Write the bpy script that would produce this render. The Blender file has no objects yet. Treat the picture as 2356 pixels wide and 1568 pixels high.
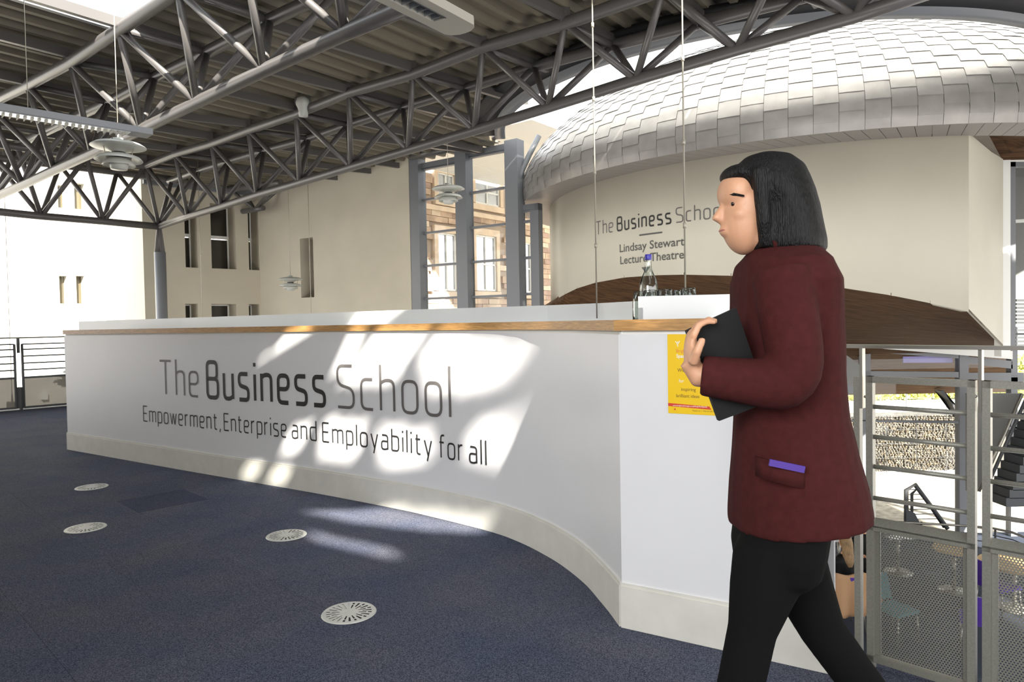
import bpy, bmesh, math, random
from mathutils import Vector, Matrix, noise
random.seed(7)
scene = bpy.context.scene
COL = scene.collection
V = Vector
PI = math.pi
# ------------------------------------------------------------------ camera
FOC, CX, CY, EYE = 1600.0, 1178.0, 784.0, 1.22
Rm = Matrix.Rotation(PI/2 - math.radians(1.54), 3, 'X') @ Matrix.Rotation(-math.radians(1.03), 3, 'Z')
cd = bpy.data.cameras.new('camera'); cam = bpy.data.objects.new('camera', cd); COL.objects.link(cam)
cam.matrix_world = Matrix.Translation((0, 0, EYE)) @ Rm.to_4x4()
cd.sensor_width = 36; cd.lens = FOC/2356*36; cd.clip_start = .05; cd.clip_end = 300
scene.camera = cam
CAM = V((0, 0, EYE))
# ------------------------------------------------------------------ light and exposure
scene.view_settings.view_transform = 'Standard'; scene.view_settings.look = 'None'
scene.view_settings.gamma = 1; scene.view_settings.exposure = 1.15
scene.view_settings.use_curve_mapping = False
w = bpy.data.worlds.new('sky'); scene.world = w; w.use_nodes = True
wn = w.node_tree.nodes; wl = w.node_tree.links
bg = wn['Background']
tc = wn.new('ShaderNodeTexCoord'); sp = wn.new('ShaderNodeSeparateXYZ'); rp = wn.new('ShaderNodeValToRGB')
wl.new(tc.outputs['Generated'], sp.inputs[0]); wl.new(sp.outputs['Z'], rp.inputs[0]); wl.new(rp.outputs[0], bg.inputs[0])
rp.color_ramp.elements[0].position = 0.0; rp.color_ramp.elements[0].color = (1.0, .97, .93, 1)
rp.color_ramp.elements[1].position = .6; rp.color_ramp.elements[1].color = (.86, .93, 1.0, 1)
bg.inputs[1].default_value = 1.5
SUN_EL = math.radians(34); SUN_AZ = math.radians(22)      # sun behind the camera
SUN = V((math.sin(SUN_AZ)*math.cos(SUN_EL), -math.cos(SUN_AZ)*math.cos(SUN_EL), math.sin(SUN_EL)))  # towards the sun
sd = bpy.data.lights.new('sun', 'SUN'); sd.energy = 11.0; sd.angle = math.radians(.9); sd.color = (1, .95, .86)
so = bpy.data.objects.new('sun', sd); COL.objects.link(so)
so.rotation_euler = SUN.to_track_quat('Z', 'Y').to_euler(); so.location = (0, -20, 15)

ad = bpy.data.lights.new('desk_panel_fill', 'AREA'); ad.shape = 'RECTANGLE'; ad.size = 1.8; ad.size_y = 1.4; ad.energy = 13; ad.color = (.97, .98, 1); ad.spread = math.radians(75)  # unseen fill light added to brighten the right-hand desk panel
ao = bpy.data.objects.new('desk_panel_fill', ad); COL.objects.link(ao); ao.location = (-1.5, -1.6, 2.3)
ao.rotation_euler = (ao.location-V((.75, 2.55, .75))).to_track_quat('Z', 'Y').to_euler()

# ------------------------------------------------------------------ measuring helpers
def ray(px, py): return Rm @ V(((px-CX)/FOC, -(py-CY)/FOC, -1.0))
def on_h(px, py, h):                       # h above eye level
    d = ray(px, py); return CAM + d*(h/d.z)
def on_y(px, py, y):
    d = ray(px, py); return CAM + d*(y/d.y)
def on_plane(px, py, p, n):                # p point, n normal (plan vectors allowed)
    d = ray(px, py); n = V(n); return CAM + d*((V(p)-CAM).dot(n)/d.dot(n))
def on_cyl(px, py, c, r):
    d = ray(px, py); a = d.x*d.x+d.y*d.y; b = -2*(d.x*c[0]+d.y*c[1]); q = c[0]**2+c[1]**2-r*r
    disc = b*b-4*a*q
    t = (-b-math.sqrt(max(disc, 0)))/(2*a); return CAM + d*t
TA = math.radians(52)
T = V((-math.sin(TA), math.cos(TA), 0)); U = V((math.cos(TA), math.sin(TA), 0))

# ------------------------------------------------------------------ materials
def mat(name, col, rough=.6, metal=0, noise_scale=0, noise_amt=.15, bump=0, bump_scale=200, spec=.5, emit=None, estr=1, coord='Object', stretch=(1,1,1), detail=3):
    m = bpy.data.materials.new(name); m.use_nodes = True
    nt = m.node_tree; b = nt.nodes['Principled BSDF']
    b.inputs['Base Color'].default_value = (*col, 1); b.inputs['Roughness'].default_value = rough
    b.inputs['Metallic'].default_value = metal; b.inputs['Specular IOR Level'].default_value = spec
    if emit: b.inputs['Emission Color'].default_value = (*emit, 1); b.inputs['Emission Strength'].default_value = estr
    if noise_scale or bump:
        t = nt.nodes.new('ShaderNodeTexCoord'); mp = nt.nodes.new('ShaderNodeMapping'); mp.inputs['Scale'].default_value = stretch
        nt.links.new(t.outputs[coord], mp.inputs[0])
    if noise_scale:
        n = nt.nodes.new('ShaderNodeTexNoise'); n.inputs['Scale'].default_value = noise_scale; n.inputs['Detail'].default_value = detail
        nt.links.new(mp.outputs[0], n.inputs['Vector'])
        r = nt.nodes.new('ShaderNodeValToRGB'); nt.links.new(n.outputs[0], r.inputs[0])
        r.color_ramp.elements[0].position = .3; r.color_ramp.elements[1].position = .7
        r.color_ramp.elements[0].color = (*[c*(1-noise_amt) for c in col], 1); r.color_ramp.elements[1].color = (*[min(1, c*(1+noise_amt)) for c in col], 1)
        nt.links.new(r.outputs[0], b.inputs['Base Color'])
    if bump:
        n2 = nt.nodes.new('ShaderNodeTexNoise'); n2.inputs['Scale'].default_value = bump_scale; nt.links.new(mp.outputs[0], n2.inputs['Vector'])
        bp = nt.nodes.new('ShaderNodeBump'); bp.inputs['Strength'].default_value = bump; bp.inputs['Distance'].default_value = .01
        nt.links.new(n2.outputs[0], bp.inputs['Height']); nt.links.new(bp.outputs[0], b.inputs['Normal'])
    return m
def glass_mat(name, tint=(1, 1, 1), refl=.1):
    m = bpy.data.materials.new(name); m.use_nodes = True; nt = m.node_tree; nt.nodes.remove(nt.nodes['Principled BSDF'])
    o = nt.nodes['Material Output']; t = nt.nodes.new('ShaderNodeBsdfTransparent'); g = nt.nodes.new('ShaderNodeBsdfGlossy')
    t.inputs[0].default_value = (*tint, 1); g.inputs['Roughness'].default_value = .02
    f = nt.nodes.new('ShaderNodeFresnel'); f.inputs[0].default_value = 1.2
    mth = nt.nodes.new('ShaderNodeMath'); mth.operation = 'MAXIMUM'; mth.inputs[1].default_value = refl; nt.links.new(f.outputs[0], mth.inputs[0])
    mx = nt.nodes.new('ShaderNodeMixShader'); nt.links.new(mth.outputs[0], mx.inputs[0]); nt.links.new(t.outputs[0], mx.inputs[1]); nt.links.new(g.outputs[0], mx.inputs[2])
    nt.links.new(mx.outputs[0], o.inputs[0]); return m

M = {}
M['panel'] = mat('desk_white_laminate', (.74, .74, .75), .38, noise_scale=3, noise_amt=.015)
M['ledge'] = mat('white_ledge', (.78, .79, .78), .4)
M['skirt'] = mat('cream_skirting', (.68, .665, .60), .45, noise_scale=9, noise_amt=.05)
M['oak'] = mat('oak_trim', (.46, .25, .085), .45, noise_scale=14, noise_amt=.28, stretch=(1, 1, 14))
M['steel'] = mat('grey_painted_steel', (.098, .092, .088), .36, spec=.6)
M['mull'] = mat('mullion_paint', (.165, .172, .185), .4)
M['frame'] = mat('dark_window_frame', (.07, .072, .075), .6, spec=.25)
M['white'] = mat('white_paint', (.78, .78, .74), .5)
M['wall'] = mat('cream_plaster', (.53, .485, .385), .8, noise_scale=1.3, noise_amt=.05, bump=.1, bump_scale=60)
M['colp'] = mat('column_paint', (.24, .25, .265), .32)
M['cglass'] = mat('beige_reflecting_glass', (.12, .10, .06), .3)
M['wallc'] = mat('pale_render', (.62, .60, .54), .8, noise_scale=1.3, noise_amt=.03)
M['drum'] = mat('cream_drum_plaster', (.55, .52, .43), .7, noise_scale=1.1, noise_amt=.04)
M['dark'] = mat('dark_recess', (.02, .02, .022), .6)
M['darkglass'] = mat('dark_window_glass', (.03, .026, .02), .12, spec=.6)
M['black'] = mat('black_vinyl', (.018, .017, .016), .5)
M['grey'] = mat('grey_vinyl', (.13, .12, .115), .5)
M['dgrey'] = mat('charcoal_letters', (.09, .09, .08), .5)
M['pend'] = mat('pale_enamel', (.50, .51, .47), .4)
M['lumi'] = mat('luminaire_body', (.47, .45, .39), .45)
M['lumig'] = mat('luminaire_grey_body', (.24, .25, .265), .4)
M['louvre'] = mat('louvre_aluminium', (.55, .58, .62), .25, metal=.8)
M['cable'] = mat('steel_cable', (.42, .39, .32), .4, metal=.3)
M['grille'] = mat('grille_metal', (.58, .58, .53), .4, noise_scale=30, noise_amt=.06)
M['rail'] = mat('railing_metal', (.27, .265, .225), .42, metal=.35, noise_scale=200, noise_amt=.12)
M['railtop'] = mat('handrail_steel', (.30, .285, .25), .32, metal=.7)
M['zinc'] = mat('zinc_shingle', (.31, .295, .28), .40, metal=.45, noise_scale=5, noise_amt=.10, bump=.12, bump_scale=7)
M['soffit'] = mat('grey_soffit', (.27, .25, .23), .5, metal=.2)
M['wood'] = mat('timber_soffit', (.088, .046, .022), .75, spec=.12, noise_scale=3.2, noise_amt=.5, stretch=(.6, 6, 6), detail=6)
M['glass'] = glass_mat('window_glass', (.97, .98, .98), .025)
M['bglass'] = glass_mat('bottle_glass', (.93, .97, .95), .18)
M['stone'] = mat('sandstone', (.47, .34, .24), .9, noise_scale=2.2, noise_amt=.30, bump=.5, bump_scale=18)
M['stone2'] = mat('sandstone_pale', (.62, .49, .36), .9, noise_scale=2.5, noise_amt=.18, bump=.4, bump_scale=18)
M['stone3'] = mat('sandstone_brown', (.36, .25, .19), .9, noise_scale=2.2, noise_amt=.30, bump=.5, bump_scale=18)
M['dress'] = mat('dressed_sandstone', (.66, .52, .38), .85, noise_scale=3, noise_amt=.1)
M['mortar'] = mat('mortar', (.40, .32, .25), .95)
M['yellow'] = mat('poster_yellow', (.86, .55, .0), .45)
M['red'] = mat('poster_red', (.62, .05, .025), .45)
M['pwhite'] = mat('poster_white', (.85, .82, .7), .5)
M['porange'] = mat('poster_orange', (.75, .22, .05), .5)
M['pbrown'] = mat('poster_brown', (.10, .055, .01), .5)
M['blue'] = mat('bottle_cap_blue', (.05, .04, .36), .35)
M['blazer'] = mat('maroon_wool', (.052, .0105, .0100), .9, noise_scale=60, noise_amt=.12, bump=.15, bump_scale=350, spec=.15)
M['trouser'] = mat('black_trousers', (.006, .006, .006), .9, spec=.1)
M['skin'] = mat('skin', (.60, .32, .19), .5, noise_scale=20, noise_amt=.06)
M['lip'] = mat('lips', (.38, .12, .10), .45)
M['hair'] = mat('black_hair', (.006, .0055, .0055), .5, noise_scale=40, noise_amt=.4, stretch=(6, 6, .5), bump=.5, bump_scale=60, spec=.22)
M['eye'] = mat('eye_white', (.7, .68, .64), .25)
M['iris'] = mat('dark_iris', (.02, .012, .008), .2)
M['folder'] = mat('black_folder', (.006, .006, .006), .6, spec=.2)
M['shoe'] = mat('black_leather', (.012, .012, .012), .35)
M['purple'] = mat('purple_plastic', (.06, .022, .25), .5)
M['coat'] = mat('camel_coat', (.36, .21, .11), .9)
M['blonde'] = mat('blonde_hair', (.20, .12, .05), .6, noise_scale=30, noise_amt=.5, stretch=(5, 5, .4))
M['brownhair'] = mat('brown_hair', (.03, .018, .012), .6)
M['table'] = mat('cafe_table_white', (.75, .75, .73), .35)
M['tan'] = mat('light_timber', (.48, .31, .14), .5)
M['teal'] = mat('teal_fabric', (.05, .15, .18), .8)
M['lowcarpet'] = mat('lower_carpet', (.012, .018, .035), .95, noise_scale=60, noise_amt=.3)
M['gravel'] = mat('pale_gravel', (.40, .345, .26), .95, noise_scale=6, noise_amt=.3, bump=.3, bump_scale=30)
M['gab1'] = mat('gabion_stone_grey', (.19, .165, .13), .95, noise_scale=5, noise_amt=.35)
M['gab2'] = mat('gabion_stone_tan', (.25, .205, .145), .95, noise_scale=5, noise_amt=.35)
M['gab3'] = mat('gabion_stone_dark', (.11, .10, .085), .95, noise_scale=5, noise_amt=.35)
M['leaf'] = mat('hedge_leaves', (.50, .52, .12), .8, noise_scale=5, noise_amt=.5)
M['slate'] = mat('dark_stair', (.045, .05, .055), .5)
M['palewall'] = mat('pale_grey_wall', (.20, .20, .19), .7)
M['lamp'] = mat('lamp_glow', (1, .7, .3), .5, emit=(1, .62, .22), estr=2.2)
M['dim'] = mat('bulkhead_lens', (.62, .62, .60), .4)
def carpet(name, base, seed):
    m = bpy.data.materials.new(name); m.use_nodes = True; nt = m.node_tree; b = nt.nodes['Principled BSDF']
    t = nt.nodes.new('ShaderNodeTexCoord'); n = nt.nodes.new('ShaderNodeTexNoise'); n.inputs['Scale'].default_value = 260; n.inputs['Detail'].default_value = 2
    n3 = nt.nodes.new('ShaderNodeTexNoise'); n3.inputs['Scale'].default_value = 2.2; n3.inputs['Detail'].default_value = 3
    nt.links.new(t.outputs['Object'], n.inputs['Vector']); nt.links.new(t.outputs['Object'], n3.inputs['Vector'])
    r = nt.nodes.new('ShaderNodeValToRGB'); r.color_ramp.elements[0].position = .38; r.color_ramp.elements[1].position = .64
    r.color_ramp.elements[0].color = (base[0]*.55, base[1]*.55, base[2]*.55, 1); r.color_ramp.elements[1].color = (base[0]*1.9+.012, base[1]*1.8+.010, base[2]*1.6+.006, 1)
    nt.links.new(n.outputs[0], r.inputs[0])
    r2 = nt.nodes.new('ShaderNodeValToRGB'); r2.color_ramp.elements[0].position = .3; r2.color_ramp.elements[1].position = .7
    r2.color_ramp.elements[0].color = (.82, .86, .95, 1); r2.color_ramp.elements[1].color = (1.15, 1.08, 1.0, 1)
    nt.links.new(n3.outputs[0], r2.inputs[0])
    mx = nt.nodes.new('ShaderNodeMix'); mx.data_type = 'RGBA'; mx.blend_type = 'MULTIPLY'; mx.inputs[0].default_value = 1
    nt.links.new(r.outputs[0], mx.inputs[6]); nt.links.new(r2.outputs[0], mx.inputs[7]); nt.links.new(mx.outputs[2], b.inputs['Base Color'])
    bp = nt.nodes.new('ShaderNodeBump'); bp.inputs['Strength'].default_value = .35; bp.inputs['Distance'].default_value = .004
    nt.links.new(n.outputs[0], bp.inputs['Height']); nt.links.new(bp.outputs[0], b.inputs['Normal'])
    b.inputs['Roughness'].default_value = .95; b.inputs['Specular IOR Level'].default_value = .1; return m
CARP = (.068, .080, .122)
M['carpet'] = carpet('blue_grey_carpet', CARP, 1)
M['carpet2'] = carpet('blue_grey_carpet_second_batch', tuple(c*.95 for c in CARP), 2)
M['carpetd'] = carpet('darker_carpet', (CARP[0]*.62, CARP[1]*.66, CARP[2]*.78), 3)
def deckmat():
    return mat('profiled_deck_paint', (.178, .154, .112), .6, noise_scale=1.2, noise_amt=.08)
M['deck'] = deckmat()

# ------------------------------------------------------------------ mesh helpers
class MB:
    def __init__(s): s.v = []; s.f = []; s.sm = []
    def add(s, vs, fs, smooth=False):
        o = len(s.v); s.v += [tuple(v) for v in vs]; s.f += [tuple(i+o for i in f) for f in fs]; s.sm += [smooth]*len(fs); return s
    def box(s, x0, y0, z0, x1, y1, z1):
        vs = [(x, y, z) for z in (z0, z1) for y in (y0, y1) for x in (x0, x1)]
        return s.add(vs, [(0, 2, 3, 1), (4, 5, 7, 6), (0, 1, 5, 4), (2, 6, 7, 3), (0, 4, 6, 2), (1, 3, 7, 5)])
    def obox(s, o, ax, ay, az):          # origin corner and three edge vectors
        o, ax, ay, az = V(o), V(ax), V(ay), V(az)
        vs = [o+ax*i+ay*j+az*k for k in (0, 1) for j in (0, 1) for i in (0, 1)]
        return s.add(vs, [(0, 2, 3, 1), (4, 5, 7, 6), (0, 1, 5, 4), (2, 6, 7, 3), (0, 4, 6, 2), (1, 3, 7, 5)])
    def bar(s, a, b, wd, ht, up=(0, 0, 1)):   # rectangular bar between two points
        a, b = V(a), V(b); d = (b-a).normalized(); up = V(up)
        sd_ = d.cross(up)
        if sd_.length < 1e-4: sd_ = d.cross(V((0, 1, 0)))
        sd_.normalize(); u2 = sd_.cross(d).normalized()
        return s.obox(a-sd_*wd/2-u2*ht/2, b-a, sd_*wd, u2*ht)
    def tube(s, pts, r, n=10, cap=True, closed=False):
        pts = [V(p) for p in pts]; N = len(pts); rs = r if isinstance(r, (list, tuple)) else [r]*N
        vs = []; prev = None
        for i, p in enumerate(pts):
            if closed: d = pts[(i+1) % N]-pts[i-1]
            else: d = pts[min(i+1, N-1)]-pts[max(i-1, 0)]
            d.normalize()
            if prev is None:
                a = d.cross(V((0, 0, 1)))
                if a.length < 1e-3: a = d.cross(V((1, 0, 0)))
            else:
                a = prev-d*prev.dot(d)
            a.normalize(); prev = a; b = d.cross(a)
            vs += [p+(a*math.cos(2*PI*k/n)+b*math.sin(2*PI*k/n))*rs[i] for k in range(n)]
        fs = []
        for i in range(N if closed else N-1):
            for k in range(n):
                j = (i+1) % N; fs.append((i*n+k, i*n+(k+1) % n, j*n+(k+1) % n, j*n+k))
        s.add(vs, fs, True)
        if cap and not closed:
            o = len(s.v)-len(vs); s.f.append(tuple(o+k for k in range(n))[::-1]); s.sm.append(False)
            s.f.append(tuple(o+(N-1)*n+k for k in range(n))); s.sm.append(False)
        return s
    def lathe(s, prof, c=(0, 0, 0), n=24, smooth=True):
        c = V(c); vs = []; 
        for r, z in prof: vs += [c+V((r*math.cos(2*PI*k/n), r*math.sin(2*PI*k/n), z)) for k in range(n)]
        fs = [(i*n+k, i*n+(k+1) % n, (i+1)*n+(k+1) % n, (i+1)*n+k) for i in range(len(prof)-1) for k in range(n)]
        return s.add(vs, fs, smooth)
    def ellip(s, c, rx, ry, rz, n=16, m=10, rot=None):
        c = V(c); vs = []
        for i in range(m+1):
            a = PI*i/m
            for k in range(n):
                p = V((rx*math.sin(a)*math.cos(2*PI*k/n), ry*math.sin(a)*math.sin(2*PI*k/n), rz*math.cos(a)))
                if rot: p = rot @ p
                vs.append(c+p)
        fs = [(i*n+k, (i+1)*n+k, (i+1)*n+(k+1) % n, i*n+(k+1) % n) for i in range(m) for k in range(n)]
        return s.add(vs, fs, True)
    def loft(s, rings, cap=True, smooth=True):
        n = len(rings[0]); vs = [p for r in rings for p in r]
        fs = [(i*n+k, i*n+(k+1) % n, (i+1)*n+(k+1) % n, (i+1)*n+k) for i in range(len(rings)-1) for k in range(n)]
        s.add(vs, fs, smooth)
        if cap:
            o = len(s.v)-len(vs); s.f.append(tuple(o+k for k in range(n))[::-1]); s.sm.append(False)
            s.f.append(tuple(o+(len(rings)-1)*n+k for k in range(n))); s.sm.append(False)
        return s
    def prism(s, poly, z0, z1):
        n = len(poly); vs = [(p[0], p[1], z0) for p in poly]+[(p[0], p[1], z1) for p in poly]
        return s.add(vs, [tuple(range(n))[::-1], tuple(range(n, 2*n))]+[(k, (k+1) % n, n+(k+1) % n, n+k) for k in range(n)])
    def mesh(s, name):
        m = bpy.data.meshes.new(name); m.from_pydata(s.v, [], s.f); m.polygons.foreach_set('use_smooth', s.sm); m.update(); return m
    def build(s, name, material, parent=None, **kw):
        m = s.mesh(name); m.materials.append(material)
        return link(name, m, parent, **kw)
def link(name, data, parent=None, label=None, cat=None, group=None, kind=None):
    o = bpy.data.objects.new(name, data); COL.objects.link(o)
    if parent: o.parent = parent; o.matrix_parent_inverse = parent.matrix_basis.inverted()
    if label: o['label'] = label
    if cat: o['category'] = cat
    if group: o['group'] = group
    if kind: o['kind'] = kind
    return o
def thing(name, label, cat, loc=(0, 0, 0), group=None):
    o = link(name, None, None, label, cat, group); o.location = loc; o.empty_display_size = .1; o.matrix_basis = Matrix.Translation(loc); return o
def struct(name, mb, m, parent=None):
    return mb.build(name, m, parent, kind=None if parent else 'structure')
def remesh(mb, vox, smooth_it=2, fac=.5):
    me = mb.mesh('tmp'); o = bpy.data.objects.new('tmp', me); COL.objects.link(o)
    r = o.modifiers.new('r', 'REMESH'); r.mode = 'VOXEL'; r.voxel_size = vox; r.use_smooth_shade = True
    s = o.modifiers.new('s', 'SMOOTH'); s.iterations = smooth_it; s.factor = fac
    bpy.context.view_layer.update()
    dg = bpy.context.evaluated_depsgraph_get(); m = bpy.data.meshes.new_from_object(o.evaluated_get(dg))
    bpy.data.objects.remove(o); m.polygons.foreach_set('use_smooth', [True]*len(m.polygons)); return m

# ================================================================== FLOOR
DECK = 3.22
FP = [(-14, -7), (-14, 4.6), (-7.95, 10.62), (-6.6, 11.95), (-4.2, 8.1), (-.3, 5.4), (1.25, 3.4), (1.14, 2.52), (2.3, 1.98), (5.5, .9), (5.5, -7)]
floor = struct('floor', MB().prism(FP, -.35, -.014), M['carpet'])
def inpoly(x, y, P):
    c = False; n = len(P)
    for i in range(n):
        x1, y1 = P[i][:2]; x2, y2 = P[i-1][:2]
        if (y1 > y) != (y2 > y) and x < (x2-x1)*(y-y1)/(y2-y1)+x1: c = not c
    return c
# carpet tiles laid on a 0.46 m module parallel to the roof members
ts = .46; t0 = V((-2.835, 4.918, 0)); ea = V((math.cos(math.radians(46)), math.sin(math.radians(46)), 0)); eb = V((ea.y, -ea.x, 0))
cand = []
for i in range(-26, 22):
    for j in range(-26, 24):
        c = t0+ea*ts*(i+.5)+eb*ts*(j+.5)
        if c.y < 1.2 or c.y > 12: continue
        cand.append((c.length, i, j, c))
cand.sort(key=lambda q: q[0]); nt_ = 0; rest = MB()
def clip_poly(P, A, B):     # keep the part of P on the left of A->B
    out = []; n = len(P)
    side = lambda p: (B[0]-A[0])*(p[1]-A[1])-(B[1]-A[1])*(p[0]-A[0])
    for k in range(n):
        p, q = P[k], P[(k+1) % n]; sp_, sq = side(p), side(q)
        if sp_ >= 0: out.append(p)
        if sp_*sq < 0:
            t = sp_/(sp_-sq); out.append((p[0]+(q[0]-p[0])*t, p[1]+(q[1]-p[1])*t))
    return out
for _, i, j, c in cand:
    g = .0006
    q = [c-ea*(ts/2-g)-eb*(ts/2-g), c+ea*(ts/2-g)-eb*(ts/2-g), c+ea*(ts/2-g)+eb*(ts/2-g), c-ea*(ts/2-g)+eb*(ts/2-g)]
    q = [(p.x, p.y) for p in q]
    if not any(inpoly(p[0], p[1], FP) for p in q): continue
    if not all(inpoly(p[0], p[1], FP) for p in q):
        for k in range(1, 9): 
            A, B = FP[k], FP[(k+1) % len(FP)]
            if k in (3, 4, 5, 6): continue          # hidden beneath the desk
            if len(q) > 2 and min(abs((B[0]-A[0])*(p[1]-A[1])-(B[1]-A[1])*(p[0]-A[0]))/math.dist(A, B) for p in q) < .7 and k != 6: q = clip_poly(q, B, A)
        if len(q) < 3: continue
    if abs(c.x/c.y) > .95: continue
    dark = (i == 0 and j == 0)
    mb = MB().prism(q[::-1] if False else q, -.014, -.001 if dark else -.0015+random.uniform(-.0003, .0003))
    if nt_ < 290 or dark:
        o = mb.build('carpet_tile', M['carpetd'] if dark else (M['carpet'] if random.random() < .6 else M['carpet2']), floor); nt_ += 1
        if dark: o['label'] = 'darker blue carpet tile'
    else:
        rest.add(mb.v, mb.f)
if rest.v: rest.build('far_carpet_tiles', M['carpet'], floor, kind='stuff')
LOW = -3.5
struct('floor_lower', MB().box(-16, 8, LOW-.2, 14, 14.9, LOW).box(2, -4, LOW-.2, 14, 8, LOW), M['lowcarpet'])

struct('wall_blocker_side', MB().box(-7.7, -7.3, 0, -7.5, 6.4, 4.4), M['wall'])  # unseen wall added to keep sky light off the desk's left part
struct('wall_blocker_east', MB().box(11.7, 2.5, 1.0, 11.9, 14.4, 4.4), M['wall'])  # unseen wall added to shade the drum's return face from the right
struct('wall_blocker_rear', MB().box(-7.5, -7.3, 0, -3.2, -7.1, 4.4), M['wall'])  # unseen wall added to cut daylight from behind left
# ================================================================== TRUSSES
NH, BH = 3.09, 2.36
def planes(off): return (U*off), U
def P_(pts, off): p, n = planes(off); return [on_plane(x, y, p, n) for x, y in pts]
def truss(label, N, F, B, webs, rN=.065, rB=.06, rW=.038, name='roof_truss', ties=True, tie_list=None):
    t = thing(name, label, 'truss', B[len(B)//2])
    ext = lambda L, a: [L[0]+(L[0]-L[1]).normalized()*a]+L+[L[-1]+(L[-1]-L[-2]).normalized()*a]
    MB().tube(ext(N, .1), rN, 12).build('top_chord', M['steel'], t)
    MB().tube(ext(F, .1), rN, 12).build('top_chord', M['steel'], t)
    MB().tube(B, rB, 12).build('bottom_chord', M['steel'], t)
    for a, b in webs:
        d = (b-a).normalized(); MB().tube([a+d*.03, b-d*.03], rW, 10).build('web_member', M['steel'], t)
    if ties:
        for a, b in zip(N, F): MB().tube([a, b], .04, 8).build('cross_tie', M['steel'], t)
    return t
# truss A: the long one over the middle of the photo (stations from right to left)
N1 = P_([(2090, -190), (1789, -75), (1526, -25), (1300, 54), (1110.7, 109), (950, 171), (803, 213), (682, 262), (572, 299), (487, 330), (403, 354), (335, 381)], 6.10)
F1 = P_([(2120, -95), (1848, -8), (1608, 53), (1411, 104), (1228.6, 153.6), (1071, 203.6), (927, 247), (800, 287), (711, 318), (607, 346), (527, 370), (457, 392)], 6.955)
B1 = P_([(2200, -38), (1967, 37), (1696, 113), (1463, 183), (1260.7, 247), (1091, 300), (939, 345), (807, 384), (689, 419.6), (591, 448), (509, 475), (432, 498), (366, 521)], 6.525)
webs = []
for k in range(1, 12):      # B1[k] hangs between stations k and k-1
    b = B1[k]
    webs += [(b, N1[k-1]), (b, N1[k]), (b, F1[k-1]), (b, F1[k])]
Cn = B1[12]
F1e = P_([(395, 415)], 6.955)[0]
webs += [(Cn, N1[11]), (Cn, F1[11]), (Cn, F1e)]
truss('long grey triangular roof truss resting on the round column, crossing the middle of the photo', N1, F1+[F1e], B1, webs, tie_list=None)
# truss B: the nearer one at top left, partly sunlit
N2 = P_([(740, -260), (560, -120), (410, -22), (275, 68), (163, 143), (63, 196), (-28, 240), (-105, 275)], 3.26)
F2 = P_([(985, -120), (790, -32), (621, 46), (476, 120), (357, 177), (250, 235), (173, 270), (100, 305), (40, 334)], 4.14)
B2 = P_([(1020, -18), (793, 77), (607, 162), (452, 236), (325, 298), (211, 352), (125, 391), (53, 425), (-15, 455), (-70, 480)], 3.70)
webs = []
for k in range(1, 8):
    b = B2[k]; webs += [(b, N2[k-1]), (b, N2[k]), (b, F2[k-1]), (b, F2[k])]
webs += [(B2[8], N2[7]), (B2[8], F2[7]), (B2[8], F2[8])]
truss('nearer grey roof truss at the upper left, its middle members lit by the sun', N2, F2, B2, webs)
# truss D: small far truss ending free against the cream wall
B3 = P_([(400, 511), (490, 497), (586, 482), (606, 478)], 9.0)
N3 = P_([(433, 437), (530, 436), (640, 420)], 8.65); F3 = P_([(460, 440), (560, 438), (650, 428)], 9.4)
truss('short far truss with a cut-off tube end in front of the cream wall corner', N3, F3, B3,
      [(B3[1], N3[0]), (B3[1], F3[0]), (B3[1], N3[1]), (B3[1], F3[1]), (B3[2], N3[1]), (B3[2], F3[1]), (B3[2], N3[2]), (B3[2], F3[2])], ties=False)
# truss C: runs left from the column
def PT(pts, off): return [on_plane(x, y, T*off, T) for x, y in pts]
tc_ = T.dot(Cn); ts_ = T.dot(N1[11])
BV = PT([(366, 521), (238, 509), (95, 497), (-70, 480)], tc_)
SV = PT([(335, 381), (199, 361), (40, 338), (-130, 310)], ts_)
RV = PT([(420, 415), (269, 396), (138, 380), (-20, 362)], 2*tc_-ts_)
webs = [(BV[0], SV[0]), (BV[0], RV[0]), (BV[0], RV[1])]
for k in (1, 2): webs += [(BV[k], SV[k-1]), (BV[k], SV[k]), (BV[k], RV[k]), (BV[k], RV[k+1] if k < 3 else RV[k])]
truss('dark truss running left from the column in front of the glaring white wall', SV, RV, BV, webs, rW=.04, rB=.065, ties=False)
# column
cz = Cn.z
col = thing('column', 'round grey steel column with a finned tapered head, behind the left end of the desk', 'column', (Cn.x, Cn.y, LOW))
rc = .105
MB().lathe([(0, LOW), (rc, LOW), (rc, cz-.50), (0, cz-.50)], (Cn.x, Cn.y, 0), 28).build('shaft', M['colp'], col)
for k in range(4):
    a = PI/4+k*PI/2; d = V((math.cos(a), math.sin(a), 0)); q = V((-d.y, d.x, 0))*.008
    p = V((Cn.x, Cn.y, 0))
    vs = [p+d*.01+V((0, 0, cz-.51)), p+d*rc*.95+V((0, 0, cz-.51)), p+d*.045+V((0, 0, cz-.03)), p+d*.01+V((0, 0, cz-.03))]
    MB().add([v-q for v in vs]+[v+q for v in vs], [(0, 1, 2, 3), (7, 6, 5, 4), (0, 4, 5, 1), (1, 5, 6, 2), (2, 6, 7, 3), (3, 7, 4, 0)]).build('fin', M['steel'], col)
MB().lathe([(0, cz-.52), (.03, cz-.52), (.03, cz), (0, cz)], (Cn.x, Cn.y, 0), 12).build('pin', M['steel'], col)

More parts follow.
